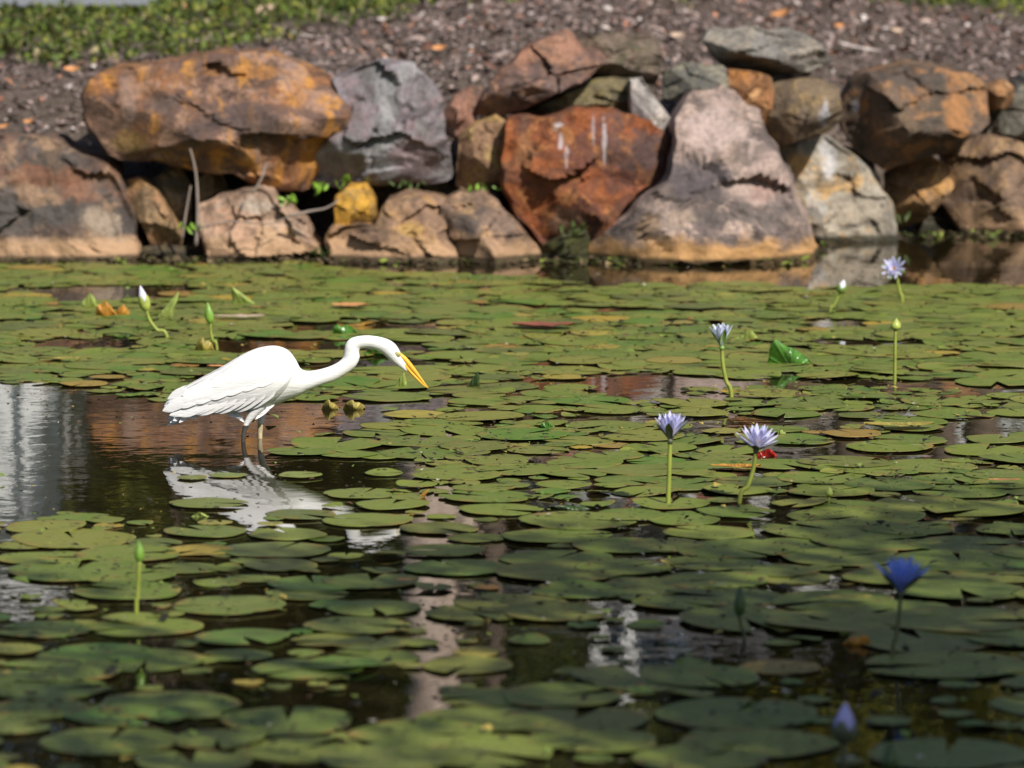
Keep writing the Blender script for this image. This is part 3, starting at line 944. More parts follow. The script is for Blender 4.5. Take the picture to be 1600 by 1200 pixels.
twig("upright dead stem in front of the hollow under the rusty slab", [(306, 384, 0), (309, 330, 0), (306, 270, .03), (297, 232, .05)], 23.22, 0.012)
twig("thin pale dead stem leaning beside the upright one", [(284, 374, 0), (291, 330, 0), (298, 290, .03)], 23.2, 0.009)
twig("short bent twig below the rusty slab above the tan wedge stone", [(394, 302, 0), (408, 280, 0), (416, 255, .03)], 23.08, 0.009)
twig("curved grey twig lying between the tan wedge stone and the yellow block", [(450, 338, 0), (485, 330, 0), (510, 325, 0), (530, 312, .02)], 23.15, 0.010)
twig("long thin dark twig drooping across the tan wedge stone", [(310, 356, 0), (360, 346, -.02), (420, 350, 0), (450, 338, .02)], 23.06, 0.006)
for px, lab in ((383, "thin grey sapling stem rising from the grass above the rusty slab"), (727, "thin grey sapling stem rising from the mulch above the grey violet slab"),
                (1288, "thin grey sapling stem beside the right end of the long grey boulder")):
    b = on_bank(px, 24)
    h = Vector((0.10, 0.05, 1.5))
    V, Fc = tube([Vector((0, 0, -0.05)), h * .35, h * .7, h], [0.016, 0.014, 0.011, 0.006], 7)
    tag(obj("sapling_stem", mesh_from("sapling_stem", V, Fc, (M_twig,)), None, b), lab, "sapling")

# sprouts in the joints
M_sprout = plain("fresh_green_leaf", (0.17, 0.30, 0.03), 0.45, 0.3, 20)
M_moss = plain("dark_green_weed", (0.055, 0.085, 0.018), 0.6, 0.35, 20)


def sprout(label, px, py, Y, n, size, mat, spread=1.0):
    base = at_depth(px, py, Y)
    r = random.Random(px)
    root = tag(empty("sprout", base), label, "weed", "weeds growing in the joints of the wall")
    for i in range(n):
        L = size * r.uniform(.7, 1.2)
        lf = obj("leaf", leaf_mesh("leaf", L, L * .38, mat, 0.5, i), root, (r.uniform(-1, 1) * size * spread, r.uniform(-.3, .3) * size, r.uniform(0, .5) * size))
        lf.rotation_euler = (r.uniform(-.8, .8), -r.uniform(.3, 1.3), r.uniform(0, 6.28))
    return root


sprout("bright green sprout on the left of the yellow block", 512, 298, 23.28, 6, .075, M_sprout)
sprout("bright green sprout above the yellow block", 556, 288, 23.4, 5, .065, M_sprout)
sprout("green weed above the tan wedge stone's right slope", 446, 318, 23.25, 8, .06, M_sprout)
sprout("green weed growing at the foot of the dead stems", 296, 360, 23.2, 8, .06, M_sprout)
sprout("small yellow green weed under the upright ochre stone", 756, 298, 23.55, 9, .05, M_sprout, 1.6)
sprout("dark green weed on the mossy stone in the water", 895, 366, 23.2, 9, .07, M_moss)
sprout("small green weed under the orange brown stone at the gap", 1405, 345, 24.8, 8, .06, M_moss)
sprout("olive weed tuft under the grey violet slab", 640, 292, 23.6, 12, .05, M_moss, 2.2)
sprout("low weed at the waterline beside the tan wedge stone", 500, 398, 23.2, 7, .05, M_moss)

# ------------------------------------------------------------------ lily pads
def pad_mesh(name, seed, mat, lift=0.0):
    r = random.Random(seed)
    nseg = 46
    notch = math.radians(r.uniform(3, 12))
    rings = [0.12, 0.35, 0.6, 0.8, 0.93, 1.0]
    ph = [r.uniform(0, 6.28) for _ in range(6)]
    am = [r.uniform(.01, .035) for _ in range(3)]
    teeth = r.randint(22, 30)
    bites = [(r.uniform(.4, 5.9), r.uniform(.05, .12), r.uniform(.04, .14)) for _ in range(r.randint(0, 2))]
    V, UV, Fc = [(0, 0, 0.0)], [(0, 0)], []
    for q in rings:
        for i in range(nseg + 1):
            a = notch + (2 * math.pi - 2 * notch) * i / nseg
            rad = 1 + am[0] * math.sin(2 * a + ph[0]) + am[1] * math.sin(3 * a + ph[1]) + am[2] * math.sin(5 * a + ph[2])
            if q > .9:
                rad += 0.007 * math.sin(teeth * a) * (q - .9) * 10 + r.uniform(-.005, .005)
                for c0, w, dp in bites:
                    if abs(a - c0) < w:
                        rad -= dp * (1 - abs(a - c0) / w) * (q - .9) * 10
            x, y = q * rad * math.cos(a), q * rad * math.sin(a)
            z = 0.008 * q * math.sin(3 * a + ph[3]) + 0.012 * q ** 3 * math.sin(2 * a + ph[4]) + 0.003 * math.sin(7 * a + ph[5]) * q ** 2
            if q > .95:
                z += 0.006
            if lift:                               # an upturned side
                z += lift * max(0.0, math.cos(a - math.pi * .5)) ** 2 * max(0, q - .35) ** 1.3
            V.append((x, y, z))
            UV.append((x, y))
    m = nseg + 1
    for i in range(nseg):
        Fc.append((0, 1 + i, 2 + i))
    for k in range(len(rings) - 1):
        for i in range(nseg):
            a = 1 + k * m + i
            Fc.append((a, a + m, a + m + 1, a + 1))
    st = len(V)                                    # a thin turned-down rim gives the leaf its thickness
    k = (len(rings) - 1) * m + 1
    for i in range(m):
        x, y, z = V[k + i]
        V.append((x * 0.985, y * 0.985, z - 0.025))
        UV.append((x, y))
    for i in range(nseg):
        Fc.append((k + i, st + i, st + i + 1, k + i + 1))
    return mesh_from(name, V, Fc, (mat,), True, UV)


PADS = [pad_mesh("lily_pad", 100 + i, M_pad, (0, 0, 0, 0, 0.22)[i % 5]) for i in range(20)]
PADS_Y = [pad_mesh("yellow_lily_pad", 200 + i, M_pad_y) for i in range(5)]

# larger pads read off the photograph: centre x, centre y, width in photo pixels
hand = """100 813 92;165 815 64;70 827 132;115 845 205;320 832 138;450 838 128;470 807 112;325 789 122;200 868 165;430 862 178;70 873 152;120 893 235;200 903 150;290 890 112;
200 927 172;395 906 84;490 915 152;480 930 134;357 950 182;520 948 80;560 982 172;217 969 112;225 982 184;70 986 155;378 998 152;520 1004 132;20 1018 95;150 1025 184;228 1035 195;
370 1028 112;480 1047 174;85 1053 215;80 1081 185;262 1105 225;60 1110 165;200 1120 195;450 1130 215;170 1161 225;340 1160 155;470 1175 205;20 1140 120;300 1195 200;
744 700 118;775 724 108;715 745 142;950 715 118;1000 737 142;755 765 102;567 773 124;758 778 152;613 791 122;782 798 134;905 817 194;985 808 122;575 815 144;684 828 128;868 840 174;
744 843 92;695 864 132;975 855 164;870 875 178;716 889 168;877 897 210;975 890 154;580 911 152;905 927 152;1010 920 164;800 948 184;583 952 152;870 962 164;737 962 152;
580 1009 132;744 1020 168;583 1029 142;730 1042 152;530 1042 132;760 1093 155;880 1092 195;1000 1062 220;760 1125 215;900 1128 235;930 1162 205;660 1152 225;745 1178 250;610 1187 230;
1340 811 214;1150 803 124;1530 800 174;1300 832 224;1110 836 152;1370 850 204;1515 855 184;1150 862 194;1310 873 184;1500 880 224;1110 882 152;1115 910 174;1130 935 194;1300 940 194;
1500 925 224;1165 972 224;1300 975 214;1500 975 234;1440 1002 235;1220 1045 264;1480 1043 268;1095 1060 195;1150 1118 265;1180 1165 255;1480 1182 265;1095 1190 225;1590 1002 160;
1050 790 130;1070 815 120;1250 855 150;1420 830 150;1580 830 120;1400 905 170;1560 900 160;1240 905 120;1210 895 140;1040 855 130;1060 945 150;1400 955 180;1330 795 130;1440 790 150;1250 790 90;1070 760 130;1180 755 120;1280 750 140;1390 760 150;1500 770 150;1570 745 130;1320 725 150;1450 730 160;1100 730 120;
1220 728 130;470 708 110;545 712 90;355 744 60;300 748 50;470 745 70;880 760 90;840 705 100;905 690 110;1030 700 120;1140 705 110;1390 700 140;1540 705 140;650 760 70;600 742 60;1010 770 110;
240 850 90;310 862 110;30 855 80;540 870 60;440 885 120;340 912 80;110 945 60;1420 690 120;1560 688 110;1250 690 110;1480 650 110;1330 680 100;1590 720 120"""
hand_pads = [tuple(map(float, q.split())) for q in hand.replace("\n", "").split(";") if q.strip()]

OPEN = [[(-100, 597), (90, 600), (140, 614), (280, 632), (560, 640), (612, 655), (500, 676), (440, 692), (560, 722), (650, 716), (650, 770), (540, 760), (480, 800), (380, 815), (300, 785), (180, 803), (80, 803), (-100, 815)],
        [(1228, 340), (1750, 340), (1750, 444), (1560, 449), (1400, 446), (1228, 452)],
        [(840, 395), (1290, 395), (1290, 448), (1100, 443), (960, 447), (840, 434)],
        [(500, 400), (860, 400), (870, 434), (640, 427), (500, 418)],
        [(-100, 380), (520, 380), (520, 414), (-100, 411)],
        [(960, 600), (1060, 600), (1060, 628), (960, 626)],
        [(1080, 649), (1290, 649), (1290, 673), (1080, 673)], [(1290, 658), (1330, 652), (1330, 662), (1290, 666)],
        [(1490, 652), (1640, 652), (1640, 676), (1490, 676)],
        [(1300, 645), (1370, 638), (1370, 650), (1300, 652)],
        [(1280, 500), (1350, 500), (1350, 516), (1280, 516)],
        [(820, 570), (930, 566), (930, 576), (820, 578)], [(640, 628), (690, 624), (690, 642), (640, 642)],
        [(100, 528), (200, 528), (200, 546), (40, 546)], [(1500, 606), (1620, 606), (1620, 620), (1500, 620)],
        [(930, 645), (1010, 645), (1000, 660), (930, 660)], [(345, 540), (470, 540), (470, 556), (345, 556)]]


def inside(px, py, poly):
    c = False
    n = len(poly)
    for i in range(n):
        (x1, y1), (x2, y2) = poly[i], poly[i - 1]
        if (y1 > py) != (y2 > py) and px < (x2 - x1) * (py - y1) / (y2 - y1) + x1:
            c = not c
    return c


prg = random.Random(21)
pads = []                                       # x, y, radius, layer
for (cx, cy, w) in hand_pads:
    p = on_water(cx, cy)
    pads.append((p.x, p.y, w / F * p.y * 0.5 / CP, prg.random()))
cells = {}


def near_pads(x, y):
    i, j = int(x // 0.5), int(y // 0.5)
    for a in (-1, 0, 1):
        for b in (-1, 0, 1):
            yield from cells.get((i + a, j + b), ())


for p in pads:
    cells.setdefault((int(p[0] // .5), int(p[1] // .5)), []).append(p)
for k in range(40000):
    y = prg.uniform(9.2, 25.3)
    x = prg.uniform(-0.116 * y - 1.2, 0.116 * y + 1.2)
    if y > 23.3 + shore_shift(x) - 0.2:
        continue
    px, py = to_pixel(x, y, 0)
    framed = -10 < px < 1610
    if framed and py > 772 and prg.random() < 0.95:
        continue
    r = prg.choice((0.04, 0.06, 0.085, 0.11, 0.13)) * prg.uniform(.85, 1.15)
    if k < 5000:
        r = prg.uniform(0.10, 0.175)
    if framed and py > 772:
        r = prg.uniform(.025, .06)
    rp = r * F / y
    if any(inside(px + dx * rp, py, q) for q in OPEN for dx in (-.8, 0, .8)):
        continue
    # wandering leads of open water among the pads
    if noise.noise(Vector((x * 0.9, y * 0.55, 4.2))) > 0.50 and py > 500:
        continue
    if 424 < py < 690 and noise.noise(Vector((x * 0.75, y * 1.9, 9.1))) > 0.33:
        continue
    tight = 0.74 if py > 580 else 0.58
    if any((x - a) ** 2 + (y - b) ** 2 < (tight * (r + c)) ** 2 for a, b, c, _ in near_pads(x, y)):
        continue
    q = (x, y, r, prg.random())
    pads.append(q)
    cells.setdefault((int(x // .5), int(y // .5)), []).append(q)


def shown(p):
    px, py = to_pixel(p[0], p[1], 0)
    rp = p[2] * F / p[1]
    if px + rp < 0 or px - rp > 1600 or py - 20 > 1200:
        return 0.0
    f = min(1.0, (min(px + rp, 1600) - max(px - rp, 0)) / (2 * rp))
    return f * rp * rp * CAM_H / p[1]


pads.sort(key=shown, reverse=True)
print("pads", len(pads), "in view", sum(shown(p) > 0 for p in pads))
SV, SF, ST, SUV, SMI = [], [], [], [], []
pad_objs = []
for i, (x, y, r, lay) in enumerate(pads):
    yellow = prg.random() < (0.03 if i < 300 else 0.05)
    me = prg.choice(PADS_Y if yellow else PADS)
    if yellow and i < 300 and r > 0.14:
        r *= 0.5
    rot = (math.radians(prg.gauss(0, .45)), math.radians(prg.gauss(0, .45)), prg.uniform(0, 6.28))
    zz = 0.003 + 0.002 * r / 0.15 + 0.005 * lay
    if i < 300:
        o = obj("yellow_lily_pad" if yellow else "lily_pad", me, None, (x, y, zz))
        o.rotation_euler = rot
        o.scale = (r, r * prg.uniform(.92, 1.0), 0.075 * prg.uniform(.7, 1.3))
        if yellow:
            tag(o, "yellowed lily pad floating among the green ones", "lily pad", "yellowed lily pads on the pond")
        else:
            size = "small " if r < 0.085 else ("broad " if r > 0.165 else "")
            if y > 17.2:
                lab = size + "green lily pad in the packed pads beyond the egret toward the rock wall"
            elif y > 12.3:
                lab = size + "sunlit green lily pad on the open middle of the pond"
            else:
                lab = size + "green lily pad lying in the dappled tree shade"
            tag(o, lab, "lily pad", "green lily pads on the pond")
            pad_objs.append((o, x, y, r))
    else:
        M4 = Matrix.LocRotScale(Vector((x, y, zz)), Matrix.Rotation(rot[2], 3, 'Z') @ Matrix.Rotation(rot[0], 3, 'X'), Vector((r, r * .95, .07)))
        co = np.zeros(len(me.vertices) * 3)
        me.vertices.foreach_get("co", co)
        co = co.reshape(-1, 3)
        A = np.array(M4)
        SUV.append(co[:, :2].copy())
        off = sum(len(v) for v in SV[-1:]) and sum(map(len, SV))
        SV.append(co @ A[:3, :3].T + A[:3, 3])
        SF += [tuple(v + off for v in p.vertices) for p in me.polygons]
        ST += [prg.random()] * len(me.polygons)
        SMI += [1 if yellow else 0] * len(me.polygons)
m = mesh_from("far_lily_pads", np.vstack(SV).tolist(), SF, (M_pad, M_pad_y), True, np.vstack(SUV))
face_colours(m, np.repeat(np.array(ST)[:, None], 3, 1))
m.polygons.foreach_set("material_index", SMI)
tag(obj("far_lily_pads", m), "carpet of small and far lily pads reaching to the rock wall", None, None, "stuff")

# specks, duckweed and bits of dead leaf floating between the pads
n = 6500
pts = []
while len(pts) < n:
    y = rng.uniform(9.5, 23.2)
    x = rng.uniform(-.13 * y, .13 * y)
    if noise.noise(Vector((x * 1.2, y * .8, 8.0))) > rng.uniform(-.35, .35):
        if inside(*to_pixel(x, y, 0), OPEN[0]) and rng.random() < .75:
            continue
        pts.append((x, y, 0.016 + rng.uniform(0, .006)))
dp = [(0.03, 0.024, 0.016), (0.10, 0.06, 0.03), (0.14, 0.20, 0.04), (0.33, 0.25, 0.06), (0.42, 0.38, 0.32), (0.02, 0.02, 0.012)]
scatter_pieces("floating_debris", pts, nrng.gamma(2.0, 0.0055, n) + 0.005, palette(n, dp, [5, 3, 3, 1, .4, 5]), M_litter, 0.18, (0.4, 0.9), "dark specks, duckweed and leaf scraps floating on the pond", 0.3)

# ------------------------------------------------------------------ egret
EY = on_water(392, 688).y
ebase = on_water(392, 688)
PXM = F / EY                                     # photo pixels per metre at the bird


def E(px, py, dy=0.0):
    return at_depth(px, py, EY) + Vector((0, dy, 0)) - ebase


def feather_material():
    t = NT("white_plumage")
    v = t.coord("Object", scale=(1.0, 1.0, 2.2))
    mp = t.n("Mapping")
    mp.inputs["Rotation"].default_value = (0, math.radians(28), 0)
    mp.inputs["Scale"].default_value = (9, 16, 42)
    t.l(v, mp.inputs["Vector"])
    n1 = t.noise(mp.outputs[0], 1.6, 4, 0.55, 0.4)
    n2 = t.noise(v, 120.0, 3, 0.6)
    c = t.mix(n1, (0.72, 0.72, 0.72), (0.79, 0.785, 0.775))
    nm = t.bump(n1, 0.22, 0.008)
    nm = t.bump(n2, 0.12, 0.002, nm)
    m = t.out(c, 0.75, nm)
    t.b.inputs["Specular IOR Level"].default_value = 0.15
    t.b.inputs["Subsurface Weight"].default_value = 0.08
    t.b.inputs["Subsurface Radius"].default_value = (0.02, 0.018, 0.015)
    return m


M_white = feather_material()
M_bill = plain("yellow_bill", (0.78, 0.42, 0.04), 0.35, 0.12, 30)
M_lore = plain("green_yellow_lore", (0.30, 0.30, 0.09), 0.5, 0.2, 60)
M_leg_dark = plain("dark_leg_skin", (0.055, 0.05, 0.045), 0.5, 0.3, 40, 0.2)
M_leg_pale = plain("pale_leg_skin", (0.52, 0.43, 0.26), 0.5, 0.25, 40, 0.2)
M_eye_y = plain("pale_yellow_iris", (0.65, 0.50, 0.08), 0.2, 0.1, 50)
M_pupil = plain("black_pupil", (0.01, 0.01, 0.01), 0.1, 0.1, 50)


def ring_loft(stations, sub, seg=26, power=2.0):
    """stations: top px, bottom px, half width in metres, depth offset"""
    S = [(*st[0], *st[1], st[2], st[3] if len(st) > 3 else 0.0) for st in stations]
    C = catmull(S, sub)
    V, Fc = [], []
    for s in C:
        a, b = E(s[0], s[1]), E(s[2], s[3])
        c, h = (a + b) / 2, (a - b) / 2
        for k in range(seg):
            th = 2 * math.pi * k / seg
            V.append(c + h * math.cos(th) + Vector((0, s[4] * math.sin(th) + s[5], 0)))
    for i in range(len(C) - 1):
        for k in range(seg):
            k2 = (k + 1) % seg
            Fc.append((i * seg + k, i * seg + k2, (i + 1) * seg + k2, (i + 1) * seg + k))
    Fc.append(tuple(range(seg))[::-1])
    Fc.append(tuple((len(C) - 1) * seg + k for k in range(seg)))
    return V, Fc


body_st = [((256, 634), (260, 644), .016), ((266, 619), (273, 650), .030), ((290, 606), (297, 647), .043), ((318, 592), (323, 646), .055), ((350, 571), (352, 645), .066),
           ((380, 553), (380, 644), .075), ((405, 543), (405, 641), .080), ((430, 540), (428, 634), .080), ((450, 547), (448, 626), .072), ((462, 562), (466, 619), .058),
           ((471, 577), (481, 611), .043), ((488, 579), (500, 603), .032), ((510, 574), (523, 595), .026), ((526, 567), (543, 583), .0235), ((536, 558), (556, 572), .0225),
           ((538, 547), (562, 559), .0215), ((540, 537), (561, 550), .021), ((547, 529), (563, 545), .0205), ((560, 525), (568, 544), .0205), ((576, 524), (578, 544), .021),
           ((592, 526), (588, 547), .022), ((606, 530), (597, 552), .0235), ((617, 537), (605, 559), .023), ((624, 547), (614, 567), .018), ((628, 556), (623, 573), .012),
           ((633, 565), (630, 578), .008), ((638, 574), (637, 582), .004)]


def leg_tube(pts, dy):
    """pts: px, py, radius in px"""
    P = [E(a, b, dy) for a, b, r in pts]
    R = [r / PXM for a, b, r in pts]
    C = catmull([(*p, r) for p, r in zip(P, R)], 4)
    return tube([Vector(c[:3]) for c in C], [max(c[3], .003) for c in C], 12)


near_y, far_y = -0.035, 0.055
zb = -0.35
near_leg = leg_tube([(418, 612, 13), (407, 630, 11), (396, 645, 7.5), (386, 660, 4.6), (382, 674, 4.0), (381, 690, 3.6), (381, 720, 3.4)], near_y)
far_leg = leg_tube([(420, 618, 12), (414, 634, 8.5), (409, 648, 5.8), (406, 662, 5.0), (405, 676, 4.4), (405, 690, 3.8), (405, 720, 3.4)], far_y)
lower = []
for px, dy in ((381, near_y), (405, far_y)):
    top = E(px, 716, dy)
    foot = Vector((top.x - .01, top.y, zb + 0.012))
    lower.append(tube([top + Vector((0, 0, .02)), top, (top + foot) / 2, foot], [.008, .008, .0075, .008], 10))
    for a in (-0.45, 0.0, 0.45, math.pi):
        d = Vector((math.cos(a), math.sin(a), 0)) * (.075 if a != math.pi else .045)
        lower.append(tube([foot, foot + d * .5 + Vector((0, 0, .004)), foot + d], [.0075, .006, .003], 8))
V, Fc = join([ring_loft(body_st, 5), near_leg, far_leg] + lower)
raw = bpy.data.objects.new("raw_body", mesh_from("raw_body", V, Fc))
COL.objects.link(raw)
md = raw.modifiers.new("remesh", 'REMESH')
md.mode, md.voxel_size, md.use_smooth_shade = 'VOXEL', 0.0034, True
ms = raw.modifiers.new("smooth", 'SMOOTH')
ms.factor, ms.iterations = 0.5, 4
dg = bpy.context.evaluated_depsgraph_get()
bmesh_ = bpy.data.meshes.new_from_object(raw.evaluated_get(dg))
bpy.data.objects.remove(raw)
bmesh_.name = "body"
bmesh_.materials.clear()
for mt in (M_white, M_leg_dark, M_leg_pale):
    bmesh_.materials.append(mt)
z_near, z_far = E(384, 663).z, E(405, 664).z
for p in bmesh_.polygons:
    p.use_smooth = True
    c = p.center
    if c.z < z_near and c.y < 0.01 and c.x < 0.06:
        p.material_index = 1
    elif c.z < z_far and c.x < 0.08:
        p.material_index = 2
egret = tag(empty("egret", ebase), "white egret wading with neck stretched forward and yellow bill pointing down", "bird")
obj("body", bmesh_, egret)

# folded wings: shells lying on the flanks with overlapping rows of feathers
up_c = catmull([(459, 566), (440, 552), (405, 551), (370, 565), (330, 590), (295, 609), (262, 628)], 6)
lo_c = catmull([(459, 584), (446, 606), (420, 629), (375, 642), (330, 646), (295, 647), (266, 645)], 6)
bodyC = catmull([(*a, *b, w) for a, b, w in body_st], 8)


def flank(px, py):
    best = min(bodyC[:90], key=lambda s: abs((s[0] + s[2]) / 2 + (py - (s[1] + s[3]) / 2) * (s[2] - s[0]) / (s[3] - s[1] + 1e-6) - px))
    cy, hh = (best[1] + best[3]) / 2, (best[3] - best[1]) / 2
    k = max(0.0, 1 - ((py - cy) / hh) ** 2)
    return best[4] * math.sqrt(k)


def wing(side):
    nb = 34
    rows = []
    na = len(up_c)
    V, Fc = [], []
    for inner in (0, 1):
        for i in range(na):
            for j in range(nb + 1):
                b = j / nb
                q = up_c[i] * (1 - b) + lo_c[i] * b
                fl = flank(q[0], min(q[1], 640))
                rim = min(1.0, 5.5 * min(b, 1 - b) + .12) * min(1.0, 6 * min(i, na - 1 - i) / na + .15)
                th = 0.015 * rim
                # long flight feathers stepping over one another in the lower half, short coverts above
                saw = (b * 9.0 + 0.15 * math.sin(i * .5)) % 1.0
                th += 0.0014 * (saw - .5) * min(1, max(0, (b - .35) * 4)) * rim
                a = i / (na - 1)
                sc1 = ((a * 9 + (int(b * 8) % 2) * .5) % 1.0)
                th += 0.0016 * (sc1 - .5) * max(0, 1 - b * 1.8) * rim
                y = fl + (th if not inner else -0.004)
                V.append(E(q[0], q[1], side * max(y, .012)))
    m = nb + 1
    K = na * m
    for i in range(na - 1):
        for j in range(nb):
            a = i * m + j
            f = (a, a + 1, a + m + 1, a + m)
            Fc.append(f if side > 0 else f[::-1])
            g = tuple(K + v for v in f)
            Fc.append(g[::-1] if side > 0 else g)
    edge = [j for j in range(m)] + [i * m + nb for i in range(1, na)] + [(na - 1) * m + j for j in range(nb - 1, -1, -1)] + [i * m for i in range(na - 2, 0, -1)]
    for a, b in zip(edge, edge[1:] + edge[:1]):
        Fc.append((a, b, K + b, K + a))
    return recalc(mesh_from("wing", V, Fc, (M_white,)))


def blade(p0, p1, width, bend, mat, name, face=(0, 1, 0), tip=0.35):
    """a single feather from p0 to p1"""
    d = p1 - p0
    L = d.length
    d.normalize()
    f = Vector(face).normalized()
    s = d.cross(f).normalized()
    V, Fc = [], []
    nu = 9
    for i in range(nu):
        u = i / (nu - 1)
        w = width * .5 * min(1.0, (u * 5 + .25)) * (1 - max(0, (u - 1 + tip) / tip) ** 2.2 * .93)
        c = p0 + d * L * u + Vector((0, 0, -1)) * bend * u * u
        for v in (-1, -.5, 0, .5, 1):
            V.append(c + s * w * v + f * (.0022 * (1 - v * v)))
    for i in range(nu - 1):
        for j in range(4):
            a = i * 5 + j
            Fc.append((a, a + 1, a + 6, a + 5))
    k = len(V)
    V += [v - f * .0015 for v in V[:k]]
    Fc += [tuple(k + i for i in q[::-1]) for q in Fc[:]]
    return mesh_from(name, V, Fc, (mat,))


for sd in (-1, 1):
    w = obj("wing", wing(sd), egret)
    for k in range(7):                            # wing tips folded over the tail
        a, b = k / 6, 0.016 + 0.004 * k
        obj("feather", blade(E(318 - 4 * k, 612 + 5 * k, sd * (.050 - .004 * k)), E(257 + 4 * k, 632 + 2.6 * k, sd * (.012 + .004 * k)), .028, 0.004, M_white, "feather", (0.15, sd, .35)), w)
for sd in (-1, 1):
    for k in range(9):                            # secondaries along the lower edge, tips breaking the outline
        px = 432 - 15 * k
        p0, p1 = (px, 606 + 3.2 * k), (px - 46, 637 + 1.2 * k + (k % 2) * 2.5)
        obj("feather", blade(E(*p0, sd * (flank(*p0) + .0125)), E(*p1, sd * (flank(p1[0], min(p1[1], 636)) + .0120)), .034, .001, M_white, "feather", (.12, sd, .25), .45), egret)
    for k in range(14):                           # coverts over the shoulder and back
        px, py = 440 - 12 * k + (k % 2) * 5, 566 + 3.5 * k + (k % 2) * 14
        p1 = (px - 34, py + 15)
        obj("feather", blade(E(px, py, sd * (flank(px, py) + .0125)), E(*p1, sd * (flank(*p1) + .0140)), .036, 0, M_white, "feather", (.1, sd, .35), .5), egret)
for k in range(5):                                # long plumes trailing off the back
    y = (k - 2) * .016
    obj("plume", blade(E(372, 560 + abs(k - 2) * 3, y), E(272 - 5 * (k % 2), 612 + abs(k - 2) * 4, y * .8), .020, .004, M_white, "plume", (.4, (k - 2) * .25, 1), .6), egret)
for k in range(6):
    y = (k - 2.5) * .009
    obj("tail_feather", blade(E(300, 640, y), E(259 + 5 * abs(k - 2.5), 652 + 4.5 * (k % 3), y * 1.8), .024, 0.006, M_white, "tail_feather", (0.1, .9 * (-1) ** k, .5), .25), egret)
for k, (a, b, c, d) in enumerate(((300, 643, 281, 657), (318, 643, 296, 652), (366, 641, 384, 657), (352, 642, 378, 650), (430, 628, 402, 645), (424, 632, 400, 652))):
    obj("plume", blade(E(a, b, -.03), E(c, d, -.04), .018, .002, M_white, "plume", (.1, 1, .2), .6), egret)

# bill in two halves, bare skin before the eye, eyes
bt = [(623, 549), (634, 557), (645, 570), (656, 586), (664, 598), (669.8, 606.2)]
bmid = [(621, 556), (631, 565), (641, 577), (653, 590), (662.5, 600.5), (669.8, 606.4)]
bb = [(620, 562), (629, 570), (638, 581), (650, 593), (661, 602.5), (669.6, 606.8)]
bw = [.010, .0085, .0068, .005, .003, .001]
obj("upper_mandible", recalc(mesh_from("upper_mandible", *ring_loft([(a, b, w) for a, b, w in zip(bt, bmid, bw)], 4, 14), mats=(M_bill,))), egret)
obj("lower_mandible", recalc(mesh_from("lower_mandible", *ring_loft([(a, b, w * .92) for a, b, w in zip(bmid, bb, bw)], 4, 14), mats=(M_bill,))), egret)


def disc(name, c, r, mat, side, squash=0.5, stretch=(1, 1)):
    V, Fc = [], []
    nr, ns = 5, 16
    for i in range(nr + 1):
        ph = math.pi * .5 * i / nr
        for k in range(ns):
            th = 2 * math.pi * k / ns
            V.append(c + Vector((math.sin(ph) * math.cos(th) * r * stretch[0], side * math.cos(ph) * r * squash, math.sin(ph) * math.sin(th) * r * stretch[1])))
    for i in range(nr):
        for k in range(ns):
            Fc.append((i * ns + k, i * ns + (k + 1) % ns, (i + 1) * ns + (k + 1) % ns, (i + 1) * ns + k))
    return recalc(mesh_from(name, V, Fc, (mat,)))


for sd in (-1, 1):
    obj("lore", disc("lore", E(621.5, 553.5, sd * .0135), .0115, M_lore, sd, .45, (1.0, .8)), egret)
    ey = obj("eye", disc("eye", E(619.3, 551.0, sd * .0165), .0058, M_eye_y, sd, .7), egret)
    obj("pupil", disc("pupil", E(619.5, 551.0, sd * .0195), .0030, M_pupil, sd, .5), ey)

# ------------------------------------------------------------------ water lily flowers and buds
def petal_material(name, tipc, basec):
    t = NT(name)
    tc = t.n("TexCoord")
    sx = t.n("SeparateXYZ")
    t.l(tc.outputs["UV"], sx.inputs[0])
    c = t.mix(t.ramp(sx.outputs[0], [(0.1, 0.0), (0.75, 1.0)]), basec, tipc)
    st = t.math('ABSOLUTE', t.math('SINE', t.math('MULTIPLY', sx.outputs[1], 16.0)))
    c = t.mix(t.math('MULTIPLY', st, 0.18), c, tuple(x * .6 for x in tipc))
    t.out(c, 0.5)
    tr = t.n("BsdfTranslucent")
    t.l(c, tr.inputs[0])
    mx = t.n("MixShader")
    mx.inputs[0].default_value = 0.4
    t.l(t.b.outputs[0], mx.inputs[1])
    t.l(tr.outputs[0], mx.inputs[2])
    t.l(mx.outputs[0], t.t.nodes["Material Output"].inputs[0])
    return t.m


M_pet = petal_material("lavender_petal", (0.70, 0.69, 0.96), (0.84, 0.84, 0.95))
M_pet_w = petal_material("pale_blue_petal", (0.74, 0.78, 0.93), (0.78, 0.82, 0.90))
M_pet_v = petal_material("violet_bud_petal", (0.46, 0.46, 0.92), (0.55, 0.55, 0.92))
M_pet_b = petal_material("deep_blue_petal", (0.30, 0.42, 0.97), (0.42, 0.52, 0.97))
M_stem = plain("lily_stem_green", (0.24, 0.28, 0.045), 0.45, 0.25, 14)
M_stem_d = plain("lily_stem_dull", (0.10, 0.10, 0.04), 0.5, 0.25, 14)
M_sepal = plain("sepal_green", (0.15, 0.24, 0.05), 0.45, 0.3, 30)
M_sepal_d = plain("sepal_olive_purple", (0.085, 0.095, 0.05), 0.45, 0.3, 30)
M_anther = plain("yellow_stamens", (0.75, 0.42, 0.05), 0.5, 0.2, 40)
M_bud = plain("bud_green", (0.16, 0.30, 0.04), 0.4, 0.3, 25)
M_bud_d = plain("bud_dark_green", (0.05, 0.09, 0.02), 0.4, 0.3, 25)
M_bud_y = plain("bud_yellow_green", (0.34, 0.40, 0.08), 0.4, 0.25, 25)


